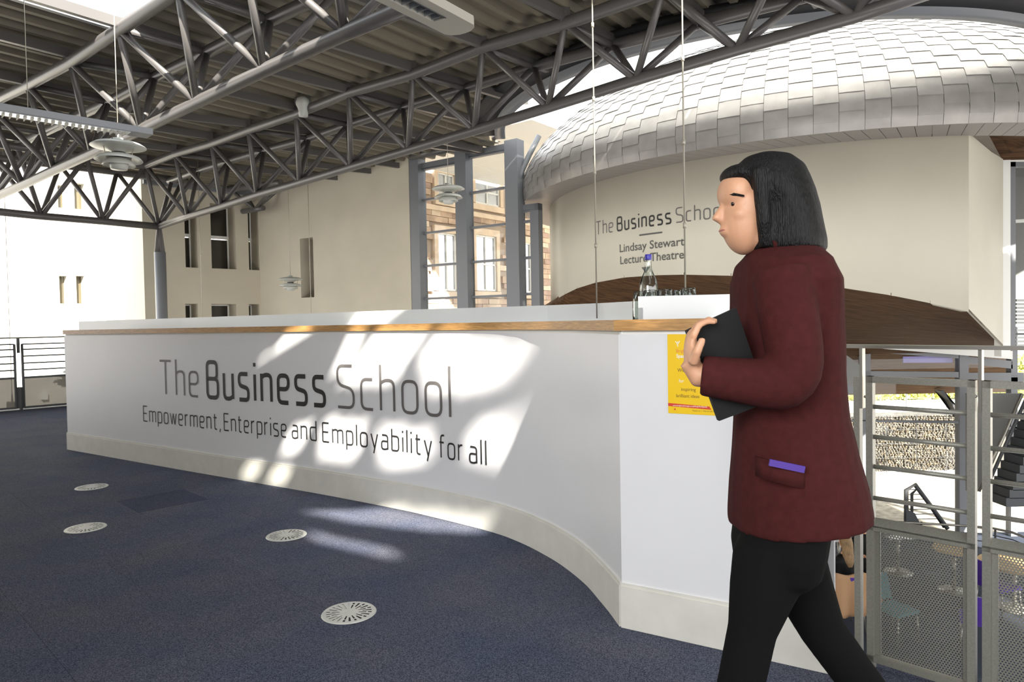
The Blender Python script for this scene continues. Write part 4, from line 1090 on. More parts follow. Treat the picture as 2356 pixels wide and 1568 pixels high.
# left railing
ra, rb = V((-7.75, 10.72, 0)), V((-7.12, 11.35, 0)); rd = (rb-ra).normalized(); rn = V((-rd.y, rd.x, 0))
t = thing('balcony_railing', 'dark thin-barred railing along the carpet edge at the far left', 'railing', ra)
A0 = ra-rd*2.2; B0 = ra+rd*2.2
pm = bpy.data.materials.new('fine_perforated_sheet'); pm.use_nodes = True; nt = pm.node_tree
b_ = nt.nodes['Principled BSDF']; b_.inputs['Base Color'].default_value = (.20, .18, .14, 1); b_.inputs['Roughness'].default_value = .5
tr = nt.nodes.new('ShaderNodeBsdfTransparent'); mx = nt.nodes.new('ShaderNodeMixShader'); mx.inputs[0].default_value = .80
nt.links.new(tr.outputs[0], mx.inputs[1]); nt.links.new(b_.outputs[0], mx.inputs[2]); nt.links.new(mx.outputs[0], nt.nodes['Material Output'].inputs[0])
for z, r in ((1.117, .012),): tubeobj(A0+V((0, 0, z)), B0+V((0, 0, z)), r, 'handrail', M['rail'], t)
pc0 = on_h(48, 942, -EYE); pc0.z = 0; sc0 = (pc0-ra).dot(rd)
for s0, s1 in ((-2.2, sc0-.05), (sc0+.05, 2.2)):
    a, b = ra+rd*s0, ra+rd*s1
    for z in (.936, .83, .72, .615): tubeobj(a+V((0, 0, z)), b+V((0, 0, z)), .0105, 'rail_bar', M['frame'], t, 8)
    for z in (1.017, .495, .03): MB().bar(a+V((0, 0, z)), b+V((0, 0, z)), .02, .03 if z < 1 else .02).build('frame_rail', M['frame'], t)
    for p in (a, b): MB().bar(p+V((0, 0, .02)), p+V((0, 0, 1.02)), .025, .025).build('frame_stile', M['frame'], t)
    MB().obox(a+V((0, 0, .04)), b-a, rn*.003, V((0, 0, .45))).build('mesh_panel', pm, t)
MB().bar(ra+rd*sc0+V((0, 0, .88)), ra+rd*sc0+V((0, 0, 1.11)), .03, .03).build('post', M['frame'], t)
MB().bar(ra+rd*sc0+V((0, 0, .0)), ra+rd*sc0+V((0, 0, .35)), .06, .03).build('post', M['frame'], t)
MB().bar(A0+rn*.02+V((0, 0, .005)), B0+rn*.02+V((0, 0, .005)), .06, .03).build('kerb', M['white'], t)

# right railing: two gates with bars over perforated sheet
def gate_plane():
    g0 = on_y(1997, 872, 2.42); g1 = on_y(2247, 880, 2.19); g0.z = g1.z = 0; return g0, g1
g0, g1 = gate_plane(); gd = (g1-g0).normalized(); gn = V((-gd.y, gd.x, 0))
if gn.y < 0: gn = -gn
def pg(px, py): return on_plane(px, py, g0, gn)
perf_label = ['perforated steel railing panel with five round bars, right of the woman', 'second perforated railing panel, cut off by the right edge of the photo']
def gate(s0, s1, label):
    t = thing('railing_panel', label, 'railing', g0+gd*s0)
    up = V((0, 0, 1)); zt = pg(2120, 877).z; f = .022
    zr = pg(2120, 1232).z; zbm = pg(2120, 1545).z-.0
    a, b = g0+gd*s0, g0+gd*s1
    MB().bar(a+up*zt, b+up*zt, .03, f).build('top_rail', M['rail'], t)
    for p in (a+gd*f/2, b-gd*f/2): MB().bar(p+up*(zbm-.1), p+up*(zt+f/2), .03, f, up=gd).build('stile', M['rail'], t)
    MB().bar(a+up*zr, b+up*zr, .03, .018).build('mid_rail', M['rail'], t)
    vs = [a+up*(zr+.009)-gn*.015, b+up*(zr+.009)-gn*.015, b+up*(zr+.03)+gn*.02, a+up*(zr+.03)+gn*.02]
    MB().add(vs+[v-up*.006 for v in vs], [(0, 1, 2, 3), (7, 6, 5, 4), (0, 4, 5, 1), (2, 6, 7, 3)]).build('ledge_flange', M['rail'], t)
    MB().bar(a+up*zbm, b+up*zbm, .03, f).build('bottom_rail', M['rail'], t)
    for y in (942, 1014, 1085, 1160):
        z = pg(2110, y).z; MB().tube([a+gd*.012+up*z, b-gd*.012+up*z], .0078, 12).build('round_bar', M['rail'], t)
    # inner angle frame and perforated sheet
    for (p, q) in (((s0+f, zr-.01), (s0+f, zbm)), ((s1-f, zr-.01), (s1-f, zbm))):
        MB().bar(g0+gd*(p[0]+(.008 if p[0] < (s0+s1)/2 else -.008))+up*p[1]+gn*.01, g0+gd*(q[0]+(.008 if p[0] < (s0+s1)/2 else -.008))+up*q[1]+gn*.01, .004, .018, up=gd).build('inner_angle', M['rail'], t)
    sx0, sx1 = s0+f+.014, s1-f-.014; zz0, zz1 = zbm+.012, zr-.016
    # punched sheet: hexagonal holes on a staggered grid
    pit = .0088; rh = .0029; mb = MB(); rows = int((zz1-zz0)/(pit*.866)); cols = int((sx1-sx0)/pit)
    pitx = (sx1-sx0)/cols; pitz = (zz1-zz0)/rows
    o_ = g0+gn*.008
    def W(s, z): return tuple(o_+gd*s+up*z)
    for r in range(rows):
        for c_ in range(cols):
            xs0 = sx0+c_*pitx; z0_ = zz0+r*pitz; cxh = xs0+pitx*(.5); 
            off_ = pitx/2 if r % 2 else 0
            xs = xs0+off_
            if r % 2 and c_ == cols-1: 
                continue
            cxh = xs+pitx/2; czh = z0_+pitz/2
            Q = [(xs, z0_), (xs+pitx/2, z0_), (xs+pitx, z0_), (xs+pitx, z0_+pitz), (xs+pitx/2, z0_+pitz), (xs, z0_+pitz)]
            Hh = [(cxh-rh*.87, czh-rh*.5), (cxh, czh-rh), (cxh+rh*.87, czh-rh*.5), (cxh+rh*.87, czh+rh*.5), (cxh, czh+rh), (cxh-rh*.87, czh+rh*.5)]
            mb.add([W(*p) for p in Q+Hh], [(i, (i+1) % 6, 6+(i+1) % 6, 6+i) for i in range(6)])
    mb.build('perforated_sheet', M['rail'], t)
    return t
sg = lambda px, py: (pg(px, py)-g0).dot(gd)
gate(sg(1995, 900), sg(2246, 900), perf_label[0])
gate(sg(2262, 900), sg(2262, 900)+.40, perf_label[1])
# leftmost stile of the previous panel, posts and handrail
hr = thing('handrail', 'flat steel handrail on posts behind the woman, above the railing panels', 'railing', g0)
zh_ = pg(2150, 798).z
MB().bar(g0-gd*.16+V((0, 0, zh_)), g0+gd*.75+V((0, 0, zh_)), .045, .012).build('rail_flat', M['railtop'], hr)
for px, yb in ((1984, 938), (2257, 948)):
    p = pg(px, 850); p.z = 0
    MB().bar(p+V((0, 0, pg(px, yb).z)), p+V((0, 0, zh_)), .03, .010, up=gd).build('post_plate', M['railtop'], hr)
    for dx in (-.008, .008):
        MB().ellip(p+gd*dx*1.6+V((0, 0, pg(px, 911).z))-gn*.01, .005, .005, .005, 10, 6).build('bolt', M['railtop'], hr)
for px in (1974,):
    p = pg(px, 900); p.z = 0
    MB().bar(p+V((0, 0, pg(px, 1560).z-.15)), p+V((0, 0, pg(px, 866).z)), .03, .02, up=gd).build('end_stile', M['rail'], hr)

# ================================================================== LOWER LEVEL, FACADE and OUTSIDE on the right
FY = 14.6
fac = link('window_3', None, None, kind='structure'); fac.location = (6, FY, LOW); fac.matrix_basis = Matrix.Translation(fac.location)
def py_(px, py, y=FY): return on_y(px, py, y)
def beam(px0, y0a, y0b, px1, y1a, y1b, name, m, parent, depth=.12, y=FY):
    a, b, c_, d_ = py_(px0, y0a, y), py_(px0, y0b, y), py_(px1, y1b, y), py_(px1, y1a, y); dv = V((0, depth, 0))
    vs = [a, b, c_, d_]; return MB().add(vs+[v+dv for v in vs], [(0, 1, 2, 3), (7, 6, 5, 4), (0, 4, 5, 1), (1, 5, 6, 2), (2, 6, 7, 3), (3, 7, 4, 0)]).build(name, m, parent)
for xa, xb, yt in ((1984, 2004, 770), (2208, 2229, 787)):
    a, b = py_(xa, 1000), py_(xb, 1000); zt = py_(xa, yt).z
    MB().box(a.x, FY, LOW, b.x, FY+.16, zt).build('post', M['mull'], fac)
a, b = py_(2327, 600), py_(2342, 600); MB().box(a.x, FY, LOW, b.x, FY+.16, 2.2).build('post', M['mull'], fac)
beam(1860, 781, 788, 2330, 807, 826, 'white_beam', M['white'], fac, .1, FY-.3)
beam(1860, 852, 866, 2206, 855, 868, 'transom', M['mull'], fac); beam(2229, 857, 872, 2356, 857, 878, 'transom', M['mull'], fac)
beam(1860, 793, 800, 2206, 810, 824, 'transom', M['mull'], fac); beam(2229, 820, 836, 2330, 830, 848, 'transom', M['mull'], fac)
beam(1860, 964, 968, 2206, 968, 974, 'transom', M['mull'], fac, .06); beam(2229, 980, 986, 2400, 982, 990, 'transom', M['mull'], fac, .06)
for xa, xb in ((1880, 1984), (2004, 2208), (2229, 2400)):
    a, b = py_(xa, 1000), py_(xb, 1000)
    for z0_, z1_ in ((LOW, py_(2100, 971).z-.03), (py_(2100, 971).z+.03, py_(2100, 862).z-.06), (py_(2100, 852).z+.03, py_(2100, 825).z)):
        MB().box(a.x, FY+.07, z0_, b.x, FY+.08, z1_).build('pane', M['glass'], fac)
beam(2078, 813, 834, 2192, 820, 834, 'reflection_strip', mat('lilac_reflection', (.36, .33, .66), .6), fac, .02, FY+.2)  # purplish reflection in the glass, painted as a coloured strip
# grey wing wall left of the first post
wv_ = [py_(1925, 800, 13), py_(1925, 886, 13), py_(1984, 886, 13), py_(1984, 843, 13)]
MB().add(wv_+[v+V((0, .15, 0)) for v in wv_], [(0, 1, 2, 3), (7, 6, 5, 4), (0, 4, 5, 1), (1, 5, 6, 2), (2, 6, 7, 3), (3, 7, 4, 0)]).build('wing_panel', M['palewall'], fac)
beam(1860, 886, 905, 1984, 886, 905, 'wing_beam', M['mull'], fac, .1, 13.0)
lgt = thing('bulkhead_light', 'round white bulkhead lamp on the timber underside outside', 'lamp', on_y(2123, 890, 17.5))
c = on_y(2123, 889, 17.5); MB().lathe([(0, .08), (.26, .08), (.28, .05), (.28, 0), (.25, -.02), (0, -.09)], c, 24).build('lens', M['dim'], lgt)
MB().lathe([(0, .12), (.30, .12), (.30, .05), (.28, .05)], c, 24).build('rim', M['frame'], lgt)
# outside ground, gabion wall, terrace, hedge, fence
struct('ground', MB().box(-4, 14.9, LOW-.1, 40, 20.9, LOW-.02), M['gravel'])
GY = 20.9
gtop = py_(2100, 955, GY).z
struct('ground_terrace', MB().box(-4, GY+1, LOW, 60, 60, gtop-.05), mat('pale_paving', (.72, .68, .62), .9))
gb = thing('gabion_wall', 'long wall of grey stones in wire baskets outside the lower glazing', 'wall', (9, GY, LOW))
MB().box(0, GY+.1, LOW, 24, GY+1, gtop-.03).build('core', M['gab3'], gb)
xa, xb = py_(1900, 1000, GY).x, py_(2230, 1000, GY).x
ico = []
for k_ in range(3):
    bm = bmesh.new(); bmesh.ops.create_icosphere(bm, subdivisions=1, radius=1); 
    for v in bm.verts: v.co *= random.uniform(.75, 1.15)
    bm.verts.ensure_lookup_table(); ico.append(([v.co.copy() for v in bm.verts], [tuple(l.index for l in f.verts) for f in bm.faces])); bm.free()
stf = [MB(), MB(), MB()]; ngs = 0
z = LOW+.04
cells = []
while z < gtop:
    x = xa+random.uniform(0, .1)
    while x < xb:
        cells.append((x, z)); x += random.uniform(.065, .105)
    z += .058
random.shuffle(cells)
for x, z in cells:
    k_ = random.randrange(3); vs, fs = ico[k_]; s = (random.uniform(.036, .058), .045, random.uniform(.028, .038)); ra_ = Matrix.Rotation(random.uniform(0, 3), 3, 'Y')
    y_ = GY+random.uniform(.02, .09)
    stf[k_].add([V((x, y_, z))+ra_ @ V((v.x*s[0], v.y*s[1], v.z*s[2])) for v in vs], fs)
for k_, s in enumerate(stf): s.build('stone_fill', (M['gab1'], M['gab2'], M['gab3'])[k_], gb, kind='stuff')
wm = MB()
for i in range(int((xb-xa)/.9)+1): wm.box(xa+i*.9, GY-.06, LOW, xa+i*.9+.012, GY-.045, gtop+.02)
for i in range(5): wm.box(xa, GY-.06, LOW+(gtop-LOW)*i/4, xb, GY-.045, LOW+(gtop-LOW)*i/4+.012)
wm.build('wire_basket', M['frame'], gb)
hd = thing('hedge', 'sunlit yellow-green hedge behind the fence outside', 'hedge', (12, 25, gtop))
hx0, hx1 = py_(1940, 900, 25).x, py_(2420, 900, 25).x
lf = MB()
for i in range(9000):
    p = V((random.uniform(hx0, hx1), 25+abs(random.gauss(0, .25)), gtop+random.random()**.9*1.5)); r1 = random.uniform(.05, .10); n = V((random.gauss(0, 1), random.gauss(-1, .6), random.gauss(.4, 1))).normalized(); a = n.orthogonal().normalized(); b = n.cross(a)
    lf.add([p-a*r1, p-b*r1*.6, p+a*r1, p+b*r1*.6], [(0, 1, 2, 3)])
lf.build('foliage', M['leaf'], hd, kind='stuff')
MB().box(hx0, 25.3, gtop-.1, hx1, 26.4, gtop+1.4).build('inner_growth', M['leaf'], hd)
fn = thing('wire_fence', 'thin wire mesh fence on posts in front of the hedge', 'fence', (11, 22.4, gtop))
for i in range(8): MB().box(hx0-.5+i*1.3, 22.4, gtop-.05, hx0-.46+i*1.3, 22.44, gtop+1.3).build('post', M['mull'], fn)
wm = MB()
for i in range(7): wm.box(hx0-.5, 22.41, gtop+.15+i*.17, hx0+9, 22.418, gtop+.158+i*.17)
wm.build('wires', M['mull'], fn)
# dark diagonal strut of the outer stair
sv = [py_(2160, 898, 17), py_(2172, 898, 17), py_(2212, 968, 17), py_(2212, 945, 17)]
MB().add(sv+[v+V((0, .2, 0)) for v in sv], [(0, 1, 2, 3), (7, 6, 5, 4), (0, 4, 5, 1), (1, 5, 6, 2), (2, 6, 7, 3), (3, 7, 4, 0)]).build('trim_1', M['frame'], kind='structure')

# right hand edge: white jamb, window, wood soffit, lower wall and staircase
rw = link('window_4', None, None, kind='structure'); rw.location = (7.2, 10, 1.2); rw.matrix_basis = Matrix.Translation(rw.location)
beam(2304, 367, 1010 if False else 820, 2325, 365, 820, 'jamb', M['white'], rw, .15, 10.0)
beam(2325, 368, 372, 2420, 366, 372, 'head', M['white'], rw, .15, 10.0)
beam(2325, 372, 800, 2337, 372, 800, 'frame_stile', M['mull'], rw, .1, 10.0); beam(2325, 372, 383, 2420, 372, 383, 'frame_head', M['mull'], rw, .1, 10.0)
beam(2337, 383, 800, 2420, 383, 800, 'pane', M['glass'], rw, .01, 10.05)
MB().box(py_(2337, 600, 11.5).x, 11.5, 1.0, 12, 11.6, 5).build('inner_wall', M['palewall'], rw)
for i in range(13):
    y0_ = 688+i*8.6; beam(2339, y0_, y0_+5, 2420, y0_, y0_+5, 'louvre_slat', M['frame'], rw, .05, 10.9)
beam(2337, 505, 512, 2420, 500, 508, 'transom', M['white'], rw, .05, 10.8); beam(2337, 747, 751, 2420, 747, 751, 'transom', M['white'], rw, .05, 10.7)
wsf = [on_y(2276, 312, 9.5), on_y(2306, 368, 10.0), on_y(2450, 364, 10.0), on_y(2450, 300, 8.9)]
MB().add(wsf+[v+V((0, 0, .05)) for v in wsf], [(0, 1, 2, 3), (7, 6, 5, 4), (0, 4, 5, 1), (1, 5, 6, 2), (2, 6, 7, 3), (3, 7, 4, 0)]).build('timber_soffit', M['wood'], rw)
# staircase with pale side wall
st = thing('staircase', 'dark staircase with a pale side wall rising at the right edge, behind the railing', 'staircase', py_(2300, 1130, 13))
s0, s1 = py_(2232, 1150, 13.2), py_(2372, 890, 13.2)
vw = [py_(2226, 902, 13.4), py_(2226, 1120, 13.4), py_(2262, 1120, 13.4), py_(2375, 900, 13.4)]
vw = [py_(2229, 905, 13.4), py_(2229, 1130, 13.4), py_(2255, 1130, 13.4), py_(2352, 905, 13.4)]
MB().add(vw+[v+V((0, .1, 0)) for v in vw], [(0, 1, 2, 3), (7, 6, 5, 4), (0, 4, 5, 1), (1, 5, 6, 2), (2, 6, 7, 3), (3, 7, 4, 0)]).build('side_wall', M['palewall'], st)
for i in range(14):
    f_ = i/13; y_ = 1130-f_*235; x_ = 2272+f_*98
    a, b = py_(x_, y_, 13.1), py_(x_+90, y_, 13.1)
    MB().box(a.x, 12.6, a.z-.16, b.x+.4, 13.1, a.z).build('tread', M['slate'], st)
for dx, m_ in ((0, M['railtop']), (14, M['frame'])):
    MB().tube([py_(2252+dx, 1130, 12.9), py_(2352+dx, 905, 12.9)], .03, 8).build('handrail', m_, st)
# lower balustrade with curved rails
lbr = thing('lower_balustrade', 'curved thin-railed balustrade on the level below', 'railing', py_(2100, 1230, 11.6))
zr_ = on_y(2100, 1195, 13.4).z
for i in range(6):
    z = zr_-i*.13; pts = [on_y(1900, 1190, 13.5), on_y(2000, 1192, 13.4), on_y(2200, 1205, 13.0), on_y(2280, 1205, 12.8), on_y(2330, 1190, 12.5), on_y(2380, 1160, 12.0)]
    pts = [V((p.x, p.y, z)) for p in pts]
    MB().tube(pts, .022 if i == 0 else .010, 8).build('rail', M['railtop'] if i == 0 else M['frame'], lbr)
for px in (1960, 2120, 2290):
    p = on_y(px, 1200, 13.25 if px < 2200 else 12.75); MB().tube([V((p.x, p.y, zr_)), V((p.x, p.y, zr_-1.0))], .018, 8).build('post', M['frame'], lbr)
# stair-head guard (dark, with mesh)
sgd = thing('stair_guard', 'dark sloping steel stair guard in front of the bright gravel', 'railing', on_y(2110, 1235, 13.2))
gpts = [(2085, 1235), (2085, 1127), (2105, 1114), (2180, 1215)]
Pg = [on_y(x, y, 14.0) for x, y in gpts]
MB().tube(Pg, .045, 8).build('top_frame', M['frame'], sgd)
Pb = [on_y(x, y, 14.2) for x, y in ((2098, 1235), (2098, 1135), (2112, 1122), (2172, 1212))]
MB().tube(Pb, .03, 8).build('back_frame', M['frame'], sgd)
for i in range(8):
    f_ = (i+1)/9; a = Pg[2].lerp(Pg[3], f_); MB().tube([a, V((Pg[0].x+(a.x-Pg[0].x)*.0, a.y, a.z)) if False else V((Pg[1].x, a.y, a.z))], .008, 6).build('bar', M['frame'], sgd)
dk_ = [on_y(2085, 1170, 13.95), on_y(2085, 1240, 13.95), on_y(2135, 1240, 13.95), on_y(2105, 1180, 13.95)]
MB().add(dk_+[v+V((0, .05, 0)) for v in dk_], [(0, 1, 2, 3), (7, 6, 5, 4), (0, 4, 5, 1), (1, 5, 6, 2), (2, 6, 7, 3), (3, 7, 4, 0)]).build('kick_plate', M['slate'], sgd)
# cafe furniture
def table(px, py, D, w_, label, m, rot=.3, square=True):
    c = on_y(px, py, D); c.z = LOW
    t = thing('cafe_table', label, 'table', c); top = LOW+.74
    if square: MB().obox(c+V((-w_/2, -w_/2, .71)), V((w_, 0, 0)), V((0, w_, 0)), V((0, 0, .03))).build('table_top', m, t)
    else: MB().lathe([(0, .71), (w_/2, .71), (w_/2, .74), (0, .74)], c, 32, False).build('table_top', m, t)
    MB().tube([c+V((0, 0, .02)), c+V((0, 0, .71))], .03, 12).build('pedestal', M['railtop'], t)
    MB().lathe([(0, .0), (.25, .0), (.25, .015), (0, .03)], c, 24).build('foot', M['railtop'], t)
    return c
def chair(px, py, D, rot, label, m):
    c = on_y(px, py, D); c.z = LOW
    t = thing('cafe_chair', label, 'chair', c); R_ = Matrix.Rotation(rot, 3, 'Z')
    seat = MB(); 
    def bx(x0, y0, z0, x1, y1, z1, nm, m_): 
        MB().obox(c+R_ @ V((x0, y0, z0)), R_ @ V((x1-x0, 0, 0)), R_ @ V((0, y1-y0, 0)), V((0, 0, z1-z0))).build(nm, m_, t)
    bx(-.22, -.22, .44, .22, .22, .48, 'seat', m)
    prof_ = []
    vs = []
    for i in range(7):
        a = -1+i/3; x = .21*a; y_ = .22-.05*(1-a*a)*-1
        for z in (.50, .88): vs.append(c+R_ @ V((x*(1 if z < .8 else .8), y_+(.05 if z > .8 else 0), z)))
    n = len(vs); MB().add(vs+[v+R_ @ V((0, .02, 0)) for v in vs], [(2*i, 2*i+2, 2*i+3, 2*i+1) for i in range(6)]+[(n+2*i, n+2*i+1, n+2*i+3, n+2*i+2) for i in range(6)]+[(2*i+1, 2*i+3, n+2*i+3, n+2*i+1) for i in range(6)]).build('backrest', m, t)
    for sx in (-.19, .19):
        for sy in (-.19, .19): MB().tube([c+R_ @ V((sx, sy, .44)), c+R_ @ V((sx*1.15, sy*1.15, 0))], .012, 8).build('leg', M['railtop'], t)
    return c
table(1930, 1252, 12.7, .85, 'white cafe table behind the seated women on the lower level', M['table'])
table(2066, 1228, 12.65, .6, 'white cafe table with scattered papers by the lower glazing', M['table'])
table(2195, 1245, 11.75, .66, 'light timber table on the lower level beyond the first railing panel', M['tan'], square=False)
table(2335, 1260, 11.0, 1.0, 'round light timber table at the right edge on the lower level', M['tan'], square=False)
chair(2250, 1300, 9.6, 2.6, 'purple chair seen between the two railing panels', M['purple'])
chair(2297, 1250, 10.8, 1.9, 'purple chair with its back beside the round timber table', M['purple'])
cc1 = chair(1942, 1300, 10.45, PI, 'chair with the camel coat on the level below', M['purple'])
chair(2060, 1330, 10.0, .4, 'teal-covered chair seen through the first perforated sheet', M['teal'])
for x, y, D in ((2035, 1199, 12.5), (2053, 1203, 12.75), (1938, 1213, 12.75)):
    p = on_y(x, y, D); p.z = LOW+.745
    t = thing('papers', ('dark sheets of paper lying on the left of the white table by the glazing' if x == 2035 else 'dark sheets of paper on the right of the white table by the glazing' if x == 2053 else 'dark sheets of paper on the table behind the blonde woman'), 'paper', p)
    MB().obox(p, V((.22, .05, 0)), V((-.06, .16, 0)), V((0, 0, .02))).build('sheets', M['dgrey'], t); MB().obox(p+V((.03, .03, .02)), V((.18, .0, 0)), V((0, .12, 0)), V((0, 0, .005))).build('top_sheet', M['table'], t)
p = on_y(1940, 1224, 12.5); p.z = LOW+.74
t = thing('green_box', 'small green and white box on the white cafe table', 'box', p); MB().box(p.x-.11, p.y, p.z, p.x+.11, p.y+.1, p.z+.22).build('carton', M['table'], t); MB().box(p.x-.08, p.y-.005, p.z+.05, p.x+.08, p.y, p.z+.19).build('label_face', mat('dark_green', (.02, .12, .05), .5), t)

# ---- seated women on the level below
def seated(c, face, hairm, topm, label, coat=False):
    """c seat centre on floor, face: angle the person looks to"""
    R_ = Matrix.Rotation(face, 3, 'Z')     # local +Y is forward
    def W(x, y, z): return c+R_ @ V((x, y, z))
    mb = MB()
    def rg(z, rx, ry, yo=0, n=16): return [W(rx*math.cos(2*PI*k/n), yo+ry*math.sin(2*PI*k/n), z) for k in range(n)]
    mb.loft([rg(.46, .17, .12), rg(.6, .15, .11), rg(.78, .17, .11), rg(.93, .19, .10), rg(1.0, .12, .08), rg(1.04, .05, .05), rg(1.10, .048, .05)])
    mb.ellip(W(0, .02, 1.20), .075, .095, .115, 16, 12); mb.ellip(W(0, .11, 1.185), .016, .02, .02, 8, 6)
    for s in (-1, 1):
        mb.tube([W(.17*s, 0, .93), W(.21*s, .03, .72), W(.14*s, .26, .70), W(.09*s, .34, .74)], [.05, .042, .036, .03], 10)
        mb.ellip(W(.08*s, .38, .745), .03, .05, .016, 10, 6)
        for q in range(4): mb.tube([W(.08*s+(q-1.5)*.014, .41, .745), W(.08*s+(q-1.5)*.016, .46, .735)], .007, 6)
        mb.tube([W(.09*s, 0, .5), W(.11*s, .40, .5), W(.11*s, .42, .08)], [.085, .065, .045], 10); mb.ellip(W(.11*s, .48, .045), .04, .11, .04, 10, 6)
    t = thing('person', label, 'person', c)
    me = remesh(mb, .014, 2); me.materials.append(M['skin']); link('body', me, t)
    cl = MB(); cl.loft([rg(.50, .19, .14), rg(.6, .17, .13), rg(.78, .185, .13), rg(.93, .205, .12), rg(1.0, .14, .10), rg(1.03, .07, .07)])
    for s in (-1, 1): cl.tube([W(.17*s, 0, .93), W(.215*s, .03, .72), W(.15*s, .24, .70)], [.065, .055, .045], 10)
    me = remesh(cl, .016, 2); me.materials.append(topm); link('top', me, t)
    tr_ = MB()
    for s in (-1, 1): tr_.tube([W(.09*s, 0, .5), W(.11*s, .41, .5), W(.11*s, .42, .12)], [.10, .078, .056], 10)
    me = remesh(tr_, .016, 2); me.materials.append(M['trouser']); link('trousers', me, t)
    h = MB(); h.ellip(W(0, -.015, 1.225), .09, .10, .115, 16, 12); h.loft([rg(1.22, .09, .075, -.04), rg(1.08, .095, .06, -.06), rg(.92, .085, .045, -.09), rg(.84, .05, .03, -.10)])
    me = remesh(h, .013, 1); me.materials.append(hairm); link('hair', me, t)
c1 = on_y(1945, 1300, 10.75); c1.z = LOW
seated(c1, math.radians(10), M['blonde'], M['folder'], 'seated blonde woman in a black top seen from behind, on the level below')
c2 = on_y(1988, 1260, 11.75); c2.z = LOW
seated(c2, math.radians(170), M['brownhair'], M['folder'], 'seated dark-haired woman facing the blonde woman, half hidden by the railing post')
# coat over the chair back
c = cc1
t = thing('camel_coat', 'camel coat draped over the chair back below the blonde woman', 'coat', c+V((0, 0, .4)))
cv = []; nx, nz = 14, 10
for j in range(nz+1):
    for i in range(nx+1):
        u = i/nx-.5; v = j/nz
        cv.append(c+V((u*(.56+.12*v), -.30-.05*math.sin(u*14)*v-.03*v, .93-.62*v+.02*math.sin(u*9))))
fs = [(j*(nx+1)+i, j*(nx+1)+i+1, (j+1)*(nx+1)+i+1, (j+1)*(nx+1)+i) for j in range(nz) for i in range(nx)]
o = MB().add(cv, fs, True).build('coat_back', M['coat'], t); md = o.modifiers.new('s', 'SOLIDIFY'); md.thickness = .03
MB().loft([[c+V((sx*.29+.045*math.cos(a), -.33+.045*math.sin(a), z)) for a in [2*PI*k/10 for k in range(10)]] for sx, z in ((1, .86), (1.05, .6), (1.0, .36))]).build('sleeve', M['coat'], t)

# ================================================================== WALKING WOMAN
PY = 1.62
def pw(px, py, dy=0): return on_y(px, py, PY+dy) if dy == 0 else V((on_y(px, py, PY).x, PY+dy, on_y(px, py, PY).z))
K = PY/FOC       # metres per photo pixel at her depth
person = thing('person', 'woman walking left in a maroon blazer and black trousers, holding a black folder', 'person', (pw(1800, 1200).x, PY, 0))
def prg(py_f, xf, py_b, xb, hw, n=24, yo=0, sq=2.0):
    a, b = pw(xf, py_f), pw(xb, py_b); c = (a+b)/2; h = (b-a)/2
    out = []
    for k in range(n):
        t = 2*PI*k/n; cx_, sy_ = math.cos(t), math.sin(t)
        cx_ = math.copysign(abs(cx_)**(2/sq), cx_); sy_ = math.copysign(abs(sy_)**(2/sq), sy_)
        out.append(c+h*cx_+V((0, hw*sy_+yo, 0)))
    return out
# ---- body (one continuous mesh: head, neck, torso, arms, hands, legs)
mb = MB()
mb.loft([prg(605, 1735, 600, 1850, .14), prg(660, 1716, 650, 1880, .155), prg(800, 1716, 800, 1890, .125), prg(950, 1720, 950, 1895, .11), prg(1080, 1712, 1080, 1910, .135), prg(1250, 1716, 1240, 1866, .13), prg(1300, 1730, 1300, 1850, .10)])
mb.loft([prg(545, 1748, 530, 1812, .05, 16), prg(590, 1752, 570, 1838, .055, 16), prg(625, 1750, 610, 1850, .09, 16)])
hc = pw(1762, 462)
mb.ellip(hc+V((.014, 0, .004)), .090, .070, .100, 24, 18)          # cranium
mb.ellip(pw(1712, 505), .052, .058, .082, 20, 14)                   # face mass
mb.ellip(pw(1706, 556), .030, .034, .026, 16, 10)                   # chin and jaw
mb.ellip(pw(1742, 545), .045, .052, .035, 16, 10)
mb.ellip(pw(1694, 444), .042, .060, .048, 20, 12); mb.ellip(pw(1718, 478), .052, .063, .066, 20, 12)                   # forehead
nose = [pw(1672, 462), pw(1658, 487), pw(1648, 501), pw(1662, 508)]
mb.tube(nose, [.008, .010, .013, .010], 10)
mb.ellip(pw(1666, 529), .012, .022, .006, 12, 8); mb.ellip(pw(1669, 537), .012, .020, .007, 12, 8)
for s in (-1, 1): mb.ellip(pw(1700, 497)+V((0, s*.038, 0)), .028, .020, .022, 12, 8)   # cheeks
for s in (-1, 1): mb.ellip(pw(1772, 487)+V((0, s*.074, 0)), .018, .010, .030, 12, 8)   # ears
